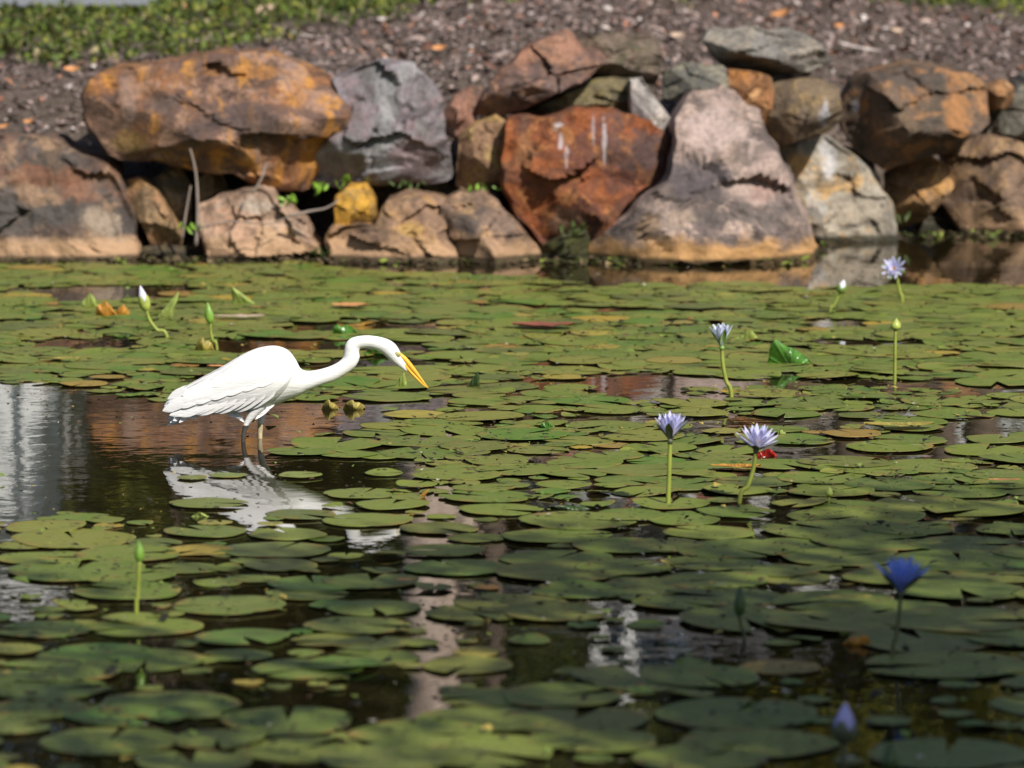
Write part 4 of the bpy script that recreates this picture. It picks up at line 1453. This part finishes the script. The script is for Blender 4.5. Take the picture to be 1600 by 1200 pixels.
def petal_mesh(name, L, W, mat, cup=0.25, tip=1.0):
    V, UV, Fc = [], [], []
    nu, nv = 9, 4
    for i in range(nu):
        u = i / (nu - 1)
        w = W * .5 * (0.30 + 0.70 * math.sin(math.pi * min(1, u * .62 + .08))) * (1 - max(0, (u - .62) / .38) ** 2 * .93)
        for j in range(nv + 1):
            v = j / nv * 2 - 1
            V.append((w * v, -cup * L * (u - u * u) * .7 + cup * w * (v * v), u * L))
            UV.append((u, v * .5 + .5))
    for i in range(nu - 1):
        for j in range(nv):
            a = i * (nv + 1) + j
            Fc.append((a, a + 1, a + nv + 2, a + nv + 1))
    return mesh_from(name, V, Fc, (mat,), True, UV)


PETALS = {}


def get_petal(kind, mat, cup=.3):
    key = (kind, mat.name)
    if key not in PETALS:
        PETALS[key] = petal_mesh(kind, 1.0, 0.30 if kind == "petal" else 0.36, mat, cup)
    return PETALS[key]


def stem_part(root, base, head, r, mat, bow=0.0, depth=True):
    b0 = Vector((0, 0, -0.33)) if depth else Vector((0, 0, 0))
    h = head - base
    side = Vector((bow, 0, 0))
    C = [Vector(c) for c in catmull([tuple(q) for q in ((b0 + Vector((-h.x * .3, 0, 0))), Vector((0, 0, 0)), h * .33 + side * .8, h * .68 + side * .8, h)], 6)]
    n = len(C)
    V, Fc = tube(C, [r * (1 - .18 * i / n) for i in range(n)], 10)
    obj("stem", mesh_from("stem", V, Fc, (mat,)), root)
    return (C[-1] - C[-3]).normalized()


def place(o, origin, axis, yaw, lean, s, sw=None):
    """petal grows along +z; lean tips it away from the flower axis, yaw turns it round"""
    q = axis.to_track_quat('Z', 'Y').to_matrix()
    R = q @ Matrix.Rotation(yaw, 3, 'Z') @ Matrix.Rotation(-lean, 3, 'X')
    o.matrix_local = Matrix.Translation(origin) @ R.to_4x4() @ Matrix.Diagonal((sw or s, s, s, 1))


def lily(label, head_px, base_px, size, lean, pmat, smat, stmat, axis=None, npet=(10, 10, 8), r=0.007, bow=0.0, seed=0, group=True):
    base = on_water(*base_px)
    head = at_depth(head_px[0], head_px[1], base.y)
    rr = random.Random(seed)
    root = tag(empty("water_lily", base), label, "flower", "water lily flowers and buds")
    ax = stem_part(root, base, head, r, stmat, bow)
    if axis:
        ax = Vector(axis).normalized()
    o0 = head - base
    V, Fc = tube([o0 - ax * .006, o0 + ax * .004, o0 + ax * .012], [r * .9, r * 1.25, r * .9], 10)
    obj("receptacle", mesh_from("receptacle", V, Fc, (smat,)), root)
    for k in range(4):
        o = obj("sepal", get_petal("sepal", smat), root)
        place(o, o0 + ax * .006, ax, k * math.pi / 2 + .4 + seed, lean * 1.10, size * .90, size * .75)
    for ring, n in enumerate(npet):
        for k in range(n):
            o = obj("petal", get_petal("petal", pmat), root)
            place(o, o0 + ax * (.008 + .003 * ring), ax, (k + .5 * ring + rr.uniform(-.12, .12)) * 2 * math.pi / n + seed, lean * (1 - .30 * ring) + rr.uniform(-.06, .06), size * rr.uniform(.93, 1.04) * (1 - .04 * ring), size * .70)
    parts = []
    for k in range(26):
        a = k * 2.4
        d = (ax + (ax.orthogonal().normalized() @ Matrix.Rotation(0, 3, 'Z') if False else Matrix.Rotation(a, 3, ax) @ ax.orthogonal().normalized()) * (.12 + .35 * (k / 26))).normalized()
        parts.append(tube([o0 + ax * .012, o0 + ax * .012 + d * size * .32, o0 + ax * .012 + d * size * .40], [.0018, .0022, .0012], 5))
    V, Fc = join(parts)
    tag(obj("stamens", mesh_from("stamens", V, Fc, (M_anther,)), root), None, None, None, "stuff")
    return root


def bud(label, tip_px, neck_px, base_px, width_px, mat, stmat, tipmat=None, r=0.006, bow=0.0, seed=0):
    base = on_water(*base_px)
    neck = at_depth(neck_px[0], neck_px[1], base.y)
    tip = at_depth(tip_px[0], tip_px[1], base.y)
    root = tag(empty("water_lily_bud", base), label, "flower bud", "water lily flowers and buds")
    stem_part(root, base, neck, r, stmat, bow)
    ax = tip - neck
    L = ax.length
    ax.normalize()
    o0 = neck - base
    W = width_px / F * base.y * .5
    prof = [(0, .28), (.06, .62), (.18, .9), (.36, 1.0), (.55, .86), (.75, .56), (.9, .28), (1.0, .06)]
    C = catmull([(u, w) for u, w in prof], 3)
    V, Fc = tube([o0 + ax * (L * c[0]) for c in C], [max(W * c[1], .0008) for c in C], 18)
    # four sepals meet along shallow grooves
    for i, v in enumerate(V):
        k = i % 18
        u = (v - o0).dot(ax) / L
        g = 1 - .10 * (abs(math.cos(2 * math.pi * k / 18 * 2)) ** 6)
        c = o0 + ax * (u * L)
        V[i] = c + (v - c) * g
    obj("bud", mesh_from("bud", V, Fc, (tipmat or mat,)), root)
    f = ax.orthogonal().normalized()
    top = .62 if tipmat else .99
    for k in range(4):
        SVv, SFf = [], []
        for i in range(11):
            u = top * i / 10
            w = float(np.interp(u, [q[0] for q in prof], [q[1] for q in prof])) * W * 1.05 + .0012
            half = math.pi / 4 * 1.06 * (1 - max(0, (u / top - .45) / .55) ** 1.6 * .92)
            for j in range(6):
                th = k * math.pi / 2 + seed + half * (j / 5 * 2 - 1)
                SVv.append(o0 + ax * (u * L) + (Matrix.Rotation(th, 3, ax) @ f) * w)
        for i in range(10):
            for j in range(5):
                q = i * 6 + j
                SFf.append((q, q + 1, q + 7, q + 6))
        obj("sepal", mesh_from("sepal", SVv, SFf, (mat,)), root)
    return root


lily("pale lavender water lily opened like a cup on a straight green stem, nearest a deep red leaf's left", (1047, 691), (1044, 790), .094, .66, M_pet, M_sepal_d, M_stem, seed=1, r=.0085) \
    ["label"] = "cup shaped lavender water lily on a tall straight stem"
lily("lavender water lily", (1181, 706), (1155, 786), .088, .98, M_pet, M_sepal_d, M_stem, axis=(.12, -.18, 1), seed=2, r=.008, bow=.012)["label"] = "wide open lavender water lily leaning in front of a deep red leaf"
lily("pale blue water lily", (1128, 545), (1143, 621), .096, .50, M_pet_w, M_sepal, M_stem, seed=3, r=.009, bow=-.010, npet=(9, 8, 6))["label"] = "pale blue white water lily with green sepals beside an upturned glossy leaf"
lily("violet water lily", (1399, 424), (1410, 474), .078, .95, M_pet, M_sepal, M_stem, axis=(-.25, -.85, .45), seed=4, r=.009)["label"] = "violet water lily turned to show its yellow centre, close to the rock wall"
lily("deep blue water lily", (1407, 930), (1394, 1028), .104, .80, M_pet_b, M_sepal_d, M_stem_d, seed=5, r=.0065, npet=(8, 7, 5), bow=.004)["label"] = "deep blue water lily standing in the shade on a dark stem"
bud("opening bud with pale violet tip on a curved yellow green stem", (219, 446), (229, 486), (262, 530), 17, M_bud_y, M_stem, M_pet, r=.009, bow=-.02, seed=.3)
bud("slim closed green bud beside a round yellow brown leaf", (324, 472), (329, 506), (339, 546), 13, M_bud, M_stem, None, r=.007, bow=-.01)
bud("round pale green bud on a straight upright stem near the glossy upturned leaf", (1401, 497), (1399, 516), (1398, 600), 15, M_bud_y, M_stem, None, r=.0075)
bud("small bud with violet tip near the rock wall", (1319, 437), (1312, 458), (1297, 490), 16, M_sepal, M_stem, M_pet, r=.006)
bud("bright green pointed bud standing alone on the left of the egret's reflection", (217, 843), (218, 878), (213, 962), 14, M_bud, M_stem, None, r=.0065)
bud("thin dark green bud in the shade left of the deep blue flower", (1157, 914), (1155, 962), (1163, 1000), 17, M_bud_d, M_stem_d, None, r=.006)
bud("half open bud with pale violet petals in the shaded foreground", (1321, 1098), (1319, 1162), (1319, 1196), 40, M_sepal_d, M_stem_d, M_pet_v, r=.009, seed=.4)
bud("dark green bud tip in the shade beside the half open violet bud", (1393, 1158), (1389, 1206), (1388, 1230), 26, M_bud_d, M_stem_d, None, r=.008)
bud("tiny yellow green bud between dark gaps of open water", (1296, 760), (1295, 776), (1295, 786), 11, M_bud_y, M_stem, None, r=.004)

# ------------------------------------------------------------------ curled and upturned leaves
def leafy(name, col, rough=.4):
    t = NT(name)
    tc = t.n("TexCoord")
    sx = t.n("SeparateXYZ")
    t.l(tc.outputs["Object"], sx.inputs[0])
    ang = t.math('ARCTAN2', sx.outputs[0], t.math('ADD', sx.outputs[2], 0.02))
    vein = t.math('POWER', t.math('ABSOLUTE', t.math('COSINE', t.math('MULTIPLY', ang, 6.0))), 14.0)
    n1 = t.noise(tc.outputs["Object"], 22.0, 5, .6)
    c = t.mix(t.ramp(n1, [(0.35, 0.0), (0.65, 1.0)]), tuple(x * .55 for x in col), tuple(min(1, x * 1.3) for x in col))
    c = t.mix(t.math('MULTIPLY', vein, .4), c, tuple(min(1, x * 1.6 + .05) for x in col))
    t.out(c, rough, t.bump(t.math('ADD', vein, n1), .5, .006))
    tr = t.n("BsdfTranslucent")
    t.l(c, tr.inputs[0])
    mx = t.n("MixShader")
    mx.inputs[0].default_value = 0.22
    t.l(t.b.outputs[0], mx.inputs[1])
    t.l(tr.outputs[0], mx.inputs[2])
    t.l(mx.outputs[0], t.t.nodes["Material Output"].inputs[0])
    return t.m


M_gl = leafy("glossy_green_leaf", (0.08, 0.22, 0.03), 0.25)
M_lime = leafy("lime_leaf_underside", (0.34, 0.42, 0.10), 0.45)
M_olive = leafy("yellow_olive_leaf", (0.38, 0.31, 0.07), 0.5)
M_orange = leafy("orange_dying_leaf", (0.58, 0.27, 0.04), 0.5)
M_red = leafy("deep_red_leaf", (0.42, 0.018, 0.012), 0.4)
M_dkleaf = leafy("dark_green_leaf", (0.04, 0.075, 0.018), 0.4)


def curled(label, px, py, w_px, h_px, mat, lean=0.0, roll=0.5, seed=0, group="curled leaves on the pond", yaw=0.0):
    """a leaf standing or curling up from the water: half-disc bent round an axis"""
    base = on_water(px, py)
    W, H = w_px / F * base.y, h_px / F * base.y
    r = random.Random(seed)
    V, Fc = [], []
    nu, nv = 16, 7
    ph = r.uniform(0, 6)
    for i in range(nu + 1):
        u = i / nu * 2 - 1
        top = max(0.02, (1 - abs(u) ** 2.4)) * (1 + .16 * math.sin(u * 5 + ph) + .05 * math.sin(u * 13 + ph))
        for j in range(nv + 1):
            v = j / nv
            z = H * top * v
            y = roll * W * (u * u * .5) - roll * H * .5 * math.sin(v * 2.2) + .05 * W * math.sin(4 * u + 3 * v + ph) * (.3 + v)
            V.append((u * W * .5 + lean * z, y, z - .006))
    for i in range(nu):
        for j in range(nv):
            a = i * (nv + 1) + j
            Fc.append((a, a + nv + 1, a + nv + 2, a + 1))
    k = len(V)
    V += [(x, y + .002, z) for x, y, z in V[:k]]
    Fc += [tuple(k + i for i in q[::-1]) for q in Fc[:]]
    o = obj("curled_leaf", mesh_from("curled_leaf", V, Fc, (mat,)), None, base)
    o.rotation_euler = (0, 0, yaw)
    return tag(o, label, "leaf", group)


curled("pale lime green leaf curling up beside the orange dying leaf", 138, 481, 32, 22, M_lime, .1, .5, 1)
curled("crumpled orange dying leaf on the pads near the violet tipped bud", 168, 495, 36, 26, M_orange, -.3, .8, 2)
curled("small crumpled orange leaf touching the larger orange one", 186, 494, 30, 18, M_orange, .5, .6, 12)
curled("tall lime green folded leaf leaning beside the violet tipped bud", 254, 500, 26, 40, M_lime, .55, .35, 3)
curled("lime green leaf rolled into a slanting trough near the wall", 384, 476, 36, 26, M_lime, -.7, .5, 4)
curled("round yellow brown leaf cupped beside the slim green bud", 318, 550, 34, 24, M_olive, .1, .9, 5)
curled("bright green leaf tip just above the egret's neck", 542, 524, 46, 20, M_gl, -.4, .5, 6)
curled("dark green leaf standing up behind the egret's bent neck", 590, 556, 60, 14, M_gl, 0, .4, 16)
curled("small lime and black leaf standing under the egret's bill", 626, 606, 20, 24, M_lime, .2, .6, 7)
curled("small dark leaf curl right of the egret's bill tip", 738, 607, 22, 26, M_dkleaf, .3, .6, 8)
curled("crinkled yellow leaf lump below the egret's neck, left of its twin", 515, 640, 30, 17, M_olive, 0, .8, 9)
curled("crinkled yellow leaf lump below the egret's neck with orange foot", 552, 640, 40, 17, M_olive, .1, .8, 10)
curled("large glossy green leaf standing up from the pads between two flower stems", 1236, 571, 74, 38, M_gl, -.45, .35, 11)
curled("yellow green leaf edge beside the pale blue flower", 1166, 531, 40, 15, M_lime, .4, .5, 13)
curled("deep red leaf turned up behind the wide open lavender flower", 1196, 713, 44, 13, M_red, .1, .5, 14)
curled("dark green folded leaf on the open pads", 858, 670, 26, 14, M_gl, -.5, .6, 15)
curled("lime leaf tip poking up beside the wide open lavender flower", 1219, 684, 22, 14, M_lime, .3, .5, 17)
curled("pale yellow green leaf floating among pads below the egret's reflection", 314, 808, 34, 10, M_lime, -.3, .5, 18)
curled("long dark pad edge folded upward in the middle of the pond", 892, 796, 100, 10, M_dkleaf, 0, .15, 19)
curled("brown orange dead leaf curled in the shade beside the dark flower stem", 1340, 1008, 50, 20, M_orange, .1, .8, 20)
curled("small orange scrap standing on the water below the egret's bill", 656, 777, 12, 14, M_orange, .8, .5, 21)


def flat_leaf(label, px, py, w_px, mat, aspect=.35, seed=0, yaw=0.0, lift=0.022):
    p = on_water(px, py, lift)
    L = w_px / F * p.y
    o = obj("floating_leaf", leaf_mesh("floating_leaf", L, L * aspect, mat, .07, seed), None, p)
    o.rotation_euler = (0, 0, yaw)
    return tag(o, label, "leaf", "dead leaves floating on the pond")


flat_leaf("long orange and red leaf lying behind the leaning lavender flower's stem", 1150, 728, 78, M_orange, .5, 1)
flat_leaf("long yellow brown leaf lying on the pads right of the lavender flowers", 1405, 664, 110, M_olive, .5, 2, .05)
flat_leaf("tan leaf floating beyond the egret near the wall", 548, 477, 58, M_dry_orange, .9, 3)
flat_leaf("pale brown dead leaf strip near the slim green bud", 375, 494, 84, M_dry_tan, .4, 4)
flat_leaf("red brown sunken leaf in the far pads", 850, 508, 100, plain("red_brown_leaf", (0.22, 0.07, 0.04), .6, .3, 15), .6, 5)
flat_leaf("yellow leaf floating by the right hand flowers", 1500, 812, 60, M_olive, .5, 6, .2)
flat_leaf("thin yellow leaf stalk lying in the shaded gap", 1290, 913, 90, M_olive, .08, 7)
flat_leaf("yellow leaf lying in the shade left of the deep blue flower", 1320, 933, 90, M_olive, .3, 8, .05)
flat_leaf("brown leaf floating beside the tree trunk's reflection", 634, 905, 34, M_dry_orange, .6, 9)
flat_leaf("orange leaf floating on the pads at far right", 1570, 750, 50, M_dry_orange, .5, 10)
flat_leaf("small yellow leaf floating on the left pads", 80, 873, 40, M_olive, .5, 11)
flat_leaf("orange leaf scrap lying left of the egret's tail among far pads", 348, 572, 50, M_dry_orange, .5, 12)
flat_leaf("yellow leaf lying on the far pads left of the egret", 105, 560, 44, M_olive, .6, 13)

# ------------------------------------------------------------------ trees and houses around the pond
def crown_mesh(name, clumps, n, size, seed, pal, w):
    g = np.random.default_rng(seed)
    C = np.array(clumps)
    i = g.choice(len(C), n, p=C[:, 3] ** 2 / (C[:, 3] ** 2).sum())
    d = g.normal(size=(n, 3))
    d /= np.linalg.norm(d, axis=1)[:, None]
    rad = g.uniform(.15, 1, n) ** .5
    P = C[i, :3] + d * (C[i, 3] * rad)[:, None] * np.array([1, 1, .75])
    a = g.normal(size=(n, 3)) + np.array([0, 0, -.5])
    a /= np.linalg.norm(a, axis=1)[:, None]
    b = np.cross(a, g.normal(size=(n, 3)))
    b /= np.linalg.norm(b, axis=1)[:, None]
    L = (size * g.uniform(.6, 1.3, n))[:, None]
    V = np.stack([P - a * L * .5, P + b * L * .22, P + a * L * .5, P - b * L * .22], 1)
    m = bpy.data.meshes.new(name)
    m.from_pydata(V.reshape(-1, 3).tolist(), [], [(4 * k, 4 * k + 1, 4 * k + 2, 4 * k + 3) for k in range(n)])
    m.materials.append(M_leaf)
    pal = np.array(pal)
    face_colours(m, pal[g.choice(len(pal), n, p=np.array(w) / sum(w))] * g.uniform(.7, 1.3, (n, 1)))
    return m


LP = [(0.065, 0.095, 0.018), (0.12, 0.15, 0.022), (0.24, 0.24, 0.03), (0.035, 0.05, 0.012), (0.42, 0.32, 0.04)]


def tree(label, loc, h, crown_r, mat, seed, n=7000, leaf=.12, r0=.17, clear=0.35, w=(4, 3, 2, 3, .6), lean=(0, 0), nclump=26, flat=.8, name="tree", centre=None):
    r = random.Random(seed)
    root = tag(empty(name, loc), label, "tree")
    top = Vector((lean[0], lean[1], h))
    cc = Vector(centre) if centre else top * .72
    trunk = [Vector((0, 0, -.2)), Vector((lean[0] * .1, lean[1] * .1, h * .15)), top * .4, top * .62, top * .85]
    parts = [tube(trunk, [r0 * 1.25, r0, r0 * .8, r0 * .6, r0 * .25], 12)]
    cl = []
    for k in range(nclump):
        while True:
            d = Vector((r.uniform(-1, 1), r.uniform(-1, 1), r.uniform(-1, 1)))
            if d.length < 1:
                break
        c = cc + Vector((d.x * crown_r, d.y * crown_r, d.z * crown_r * flat))
        c.z = max(c.z, h * clear)
        cl.append((*c, crown_r * r.uniform(.20, .36)))
        if k % 2 == 0:
            s = trunk[2].lerp(trunk[4], r.random())
            parts.append(tube([s, s.lerp(c, .5) + Vector((0, 0, .15)), c], [r0 * .35, r0 * .22, r0 * .08], 7))
    V, Fc = join(parts)
    obj("trunk", mesh_from("trunk", V, Fc, (mat,)), root)
    obj("crown", crown_mesh("crown", cl, n, leaf, seed, LP, w), root)
    return root


def gz(x, y):
    return (x, y, ground_z(x, y))


def refl(px, D):
    return (px - 800) / F * D


tree("pale trunked gum tree behind the bank, mirrored as a pinkish stripe in the water", gz(refl(664, 33.5), 33.5), 13, 3.4, M_gum, 41, 6500, .14, .21, .52, lean=(.25, .3), centre=(.3, .3, 9.8))
tree("slender second gum tree beyond the bank", gz(refl(735, 37), 37), 12, 3.0, M_gum, 42, 6000, .14, .12, .45, lean=(-.3, .4))
tree("dark leafy tree beyond the bank left of the gum", gz(refl(420, 40), 40), 9, 1.75, M_bark, 43, 12000, .17, .16, .05, (5, 3, 1, 5, .3), flat=1.3, centre=(0, 0, 3.6), nclump=44)
tree("dense dark tree beyond the bank between the white house and the gum", gz(refl(520, 44), 44), 10, 3.2, M_bark, 44, 12000, .18, .18, .05, (5, 2, 1, 5, .2), flat=1.3, centre=(0, 0, 4.0), nclump=44)
tree("yellow green tree beyond the bank on the far right", gz(refl(1540, 38), 38), 9, 3.0, M_bark, 45, 8500, .15, .16, .16, (2, 4, 4, 1, 2), flat=1.05, centre=(0, 0, 4.8))
tree("yellow tinged tree overhanging the brick house", gz(refl(1330, 36.5), 36.5), 8.5, 2.0, M_bark, 46, 5500, .15, .14, .48, (2, 3, 4, 1, 3), centre=(0, 0, 6.3))
tree("tall tree behind the brick house", gz(4.0, 62), 15, 5.0, M_bark, 47, 15000, .32, .3, .25, (4, 3, 1, 3, .4), flat=1.1)
tree("tall tree behind the white house", gz(-9.5, 60), 15, 5.5, M_bark, 48, 15000, .32, .3, .25, (4, 3, 1, 3, .4), flat=1.1)
tree("tall tree filling the gap between the two houses", gz(-2.6, 57), 15, 4.6, M_bark, 49, 16000, .30, .3, .12, (4, 3, 1, 4, .3), flat=1.35, centre=(0, 0, 7.0))
tree("broad tree at the far right behind the lawn", gz(11.5, 58), 14, 5.0, M_bark, 50, 14000, .32, .3, .2, (4, 3, 2, 3, .6), flat=1.2, centre=(0, 0, 7))
tree("broad tree at the far left behind the lawn", gz(-14.5, 52), 14, 5.0, M_bark, 51, 14000, .32, .3, .2, (4, 3, 2, 3, .6), flat=1.2, centre=(0, 0, 7))
tree("dark bushy tree beside the white house beyond the bank", gz(refl(262, 37), 37), 6.5, 0.85, M_bark, 54, 6500, .15, .1, .04, (5, 3, 1, 5, .3), flat=3.0, centre=(0, 0, 2.8), nclump=40)
YG = (1.5, 4, 5, 1, 3)
tree("yellow green tree beside the pale gum beyond the bank", gz(refl(770, 35.5), 35.5), 9.5, 0.95, M_bark, 61, 7000, .15, .10, .32, YG, centre=(0, 0, 4.9), nclump=34)
tree("yellow green tree before the middle of the brick house", gz(refl(1225, 38), 38), 9.5, 1.35, M_bark, 62, 9000, .15, .11, .30, YG, centre=(0, 0, 4.5), nclump=36)
tree("yellow green tree behind the white house", gz(refl(110, 47), 47), 11, 3.0, M_bark, 63, 11000, .19, .16, .40, YG, centre=(0, 0, 6.6), nclump=40)
tree("bright leafy tree before the right end of the brick house", gz(refl(1480, 36), 36), 9.0, 2.0, M_bark, 64, 9000, .15, .11, .28, YG, centre=(0, 0, 4.4), nclump=40)
# trees on the near bank whose crowns shade the foreground water
tree("spreading tree on the near bank shading the foreground pads", gz(6.2, 2.9), 7.6, 2.7, M_bark, 52, 9000, .13, .2, .42, lean=(-1.5, 1.3), nclump=24, flat=.5, centre=(-2.5, 2.1, 5.6))
tree("second near bank tree shading the water at the right", gz(8.4, 3.8), 7.8, 2.4, M_bark, 53, 8000, .13, .2, .45, lean=(-1.6, 1.6), nclump=22, flat=.5, centre=(-2.8, 2.7, 6.0))


def brick_material():
    t = NT("red_brick")
    v = t.coord("Object")
    sw = t.n("CombineXYZ")
    sp = t.n("SeparateXYZ")
    t.l(v, sp.inputs[0])
    t.l(sp.outputs[0], sw.inputs[0])
    t.l(sp.outputs[2], sw.inputs[1])
    b = t.n("TexBrick")
    b.inputs["Scale"].default_value = 4.0
    b.inputs["Color1"].default_value = (0.30, 0.105, 0.065, 1)
    b.inputs["Color2"].default_value = (0.22, 0.075, 0.05, 1)
    b.inputs["Mortar"].default_value = (0.35, 0.31, 0.27, 1)
    b.inputs["Mortar Size"].default_value = 0.012
    t.l(sw.outputs[0], b.inputs["Vector"])
    return t.out(b.outputs["Color"], .85, t.bump(b.outputs["Fac"], -.3, .01))


M_brick = brick_material()
M_white_paint = plain("white_paint", (0.78, 0.79, 0.80), .5, .05, 6)
M_blue_render = plain("pale_blue_render", (0.42, 0.48, 0.56), .7, .1, 5)
M_roof = plain("dark_roof_tiles", (0.07, 0.065, 0.065), .7, .25, 9, .4)
M_glass = plain("window_glass", (0.02, 0.03, 0.045), .05, .1, 4)


def house(label, x0, x1, y0, depth, eaves, wall, posts, windows, band=None):
    g = ground_z((x0 + x1) / 2, y0)
    root = tag(empty("house", ((x0 + x1) / 2, y0, g)), label, "house")
    X0, X1 = -(x1 - x0) / 2, (x1 - x0) / 2

    def part(name, b, mat, par=root):
        return obj(name, mesh_from(name, *b, mats=(mat,), smooth=False), par)
    part("wall", box(X0, X1, 0, depth, -.4, eaves - g), wall)
    h = eaves - g
    ov = .45
    V = [(X0 - ov, -ov, h), (X1 + ov, -ov, h), (X1 + ov, depth + ov, h), (X0 - ov, depth + ov, h), (X0 + depth * .45, depth / 2, h + depth * .22), (X1 - depth * .45, depth / 2, h + depth * .22)]
    part("roof", (V, [(0, 1, 5, 4), (2, 3, 4, 5), (1, 2, 5), (3, 0, 4), (3, 2, 1, 0)]), M_roof)
    part("fascia", box(X0 - ov - .02, X1 + ov + .02, -ov - .06, -ov - .003, h - .16, h + .03), M_white_paint)
    if band:
        part("balcony_beam", box(X0 - .05, X1 + .05, -.35, -.003, band - g, band - g + .42), M_white_paint)
    for px in posts:
        x = px - (x0 + x1) / 2
        part("downpipe", box(x - .09, x + .09, -.14, -.004, -.3, h - .17), M_white_paint)
    for (a, b, z0, z1) in windows:
        c = (x0 + x1) / 2
        w = part("window", box(a - c, b - c, -.05, -.005, z0 - g, z1 - g), M_white_paint)
        part("pane", box(a - c + .07, (a + b) / 2 - c - .03, -.06, -.045, z0 - g + .07, z1 - g - .07), M_glass, w)
        part("pane", box((a + b) / 2 - c + .03, b - c - .07, -.06, -.045, z0 - g + .07, z1 - g - .07), M_glass, w)
    return root


HD = 42.0
house("two storey red brick house with white downpipes beyond the bank", refl(806, HD), 9.5, HD, 8, 4.75, M_brick, [refl(905, HD), refl(962, HD), refl(1190, HD), refl(1430, HD)],
      [(refl(818, HD), refl(872, HD), 3.55, 4.4), (refl(990, HD), refl(1090, HD), 3.5, 4.5), (refl(1240, HD), refl(1330, HD), 3.5, 4.5), (refl(1470, HD), refl(1590, HD), 3.5, 4.5), (refl(1000, HD), refl(1160, HD), 1.9, 2.9)], band=2.95)
brick = [o for o in COL.objects if o.name == "house"][0]
bx, bg = brick.location.x, brick.location.z
dm = obj("dormer", mesh_from("dormer", *box(refl(925, HD) - bx, refl(1000, HD) - bx, .35, 3.2, 4.9 - bg, 5.75 - bg), mats=(M_white_paint,), smooth=False), brick)
obj("pane", mesh_from("pane", *box(refl(950, HD) - bx, refl(978, HD) - bx, .32, .36, 5.05 - bg, 5.6 - bg), mats=(M_glass,), smooth=False), dm)
rv = [(refl(915, HD) - bx, .2, 5.752 - bg), (refl(1010, HD) - bx, .2, 5.752 - bg), (refl(962, HD) - bx, .2, 6.15 - bg), (refl(915, HD) - bx, 3.4, 5.752 - bg), (refl(1010, HD) - bx, 3.4, 5.752 - bg), (refl(962, HD) - bx, 3.4, 6.15 - bg)]
obj("dormer_roof", mesh_from("dormer_roof", rv, [(0, 1, 2), (5, 4, 3), (0, 2, 5, 3), (1, 4, 5, 2), (0, 3, 4, 1)], (M_white_paint,), False), dm)
house("white rendered house beyond the bank at the left", -13.5, refl(88, 37.5), 37.5, 5, 4.1, M_white_paint, [refl(48, 37.5)], [(-6.5, -5.2, 2.5, 3.6), (-9.8, -8.4, 2.5, 3.6)])

# pads that a flower, a bud or the bird picks out get a label of their own
marks = []
for o in list(COL.objects):
    if o.parent is None and o.name.split(".")[0] in ("water_lily", "water_lily_bud", "curled_leaf"):
        marks.append((o.location.x, o.location.y, o["label"]))
taken = set()
for x, y, lab in marks:
    near = sorted((((x - a) ** 2 + (y - b) ** 2) ** .5 / r, k) for k, (o, a, b, r) in enumerate(pad_objs) if k not in taken)
    if near and near[0][0] < 1.0:
        k = near[0][1]
        taken.add(k)
        what = " ".join(lab.split()[:7])
        for w in (" on a", " with", " on", " beside", " in", " opened", " turned", " standing", " leaning", " near", " a", " the", " just", " into", " curling", " up", " and", " between", " from"):
            if what.endswith(w):
                what = what[:-len(w)]
        pad_objs[k][0]["label"] = "green lily pad at the foot of the " + what
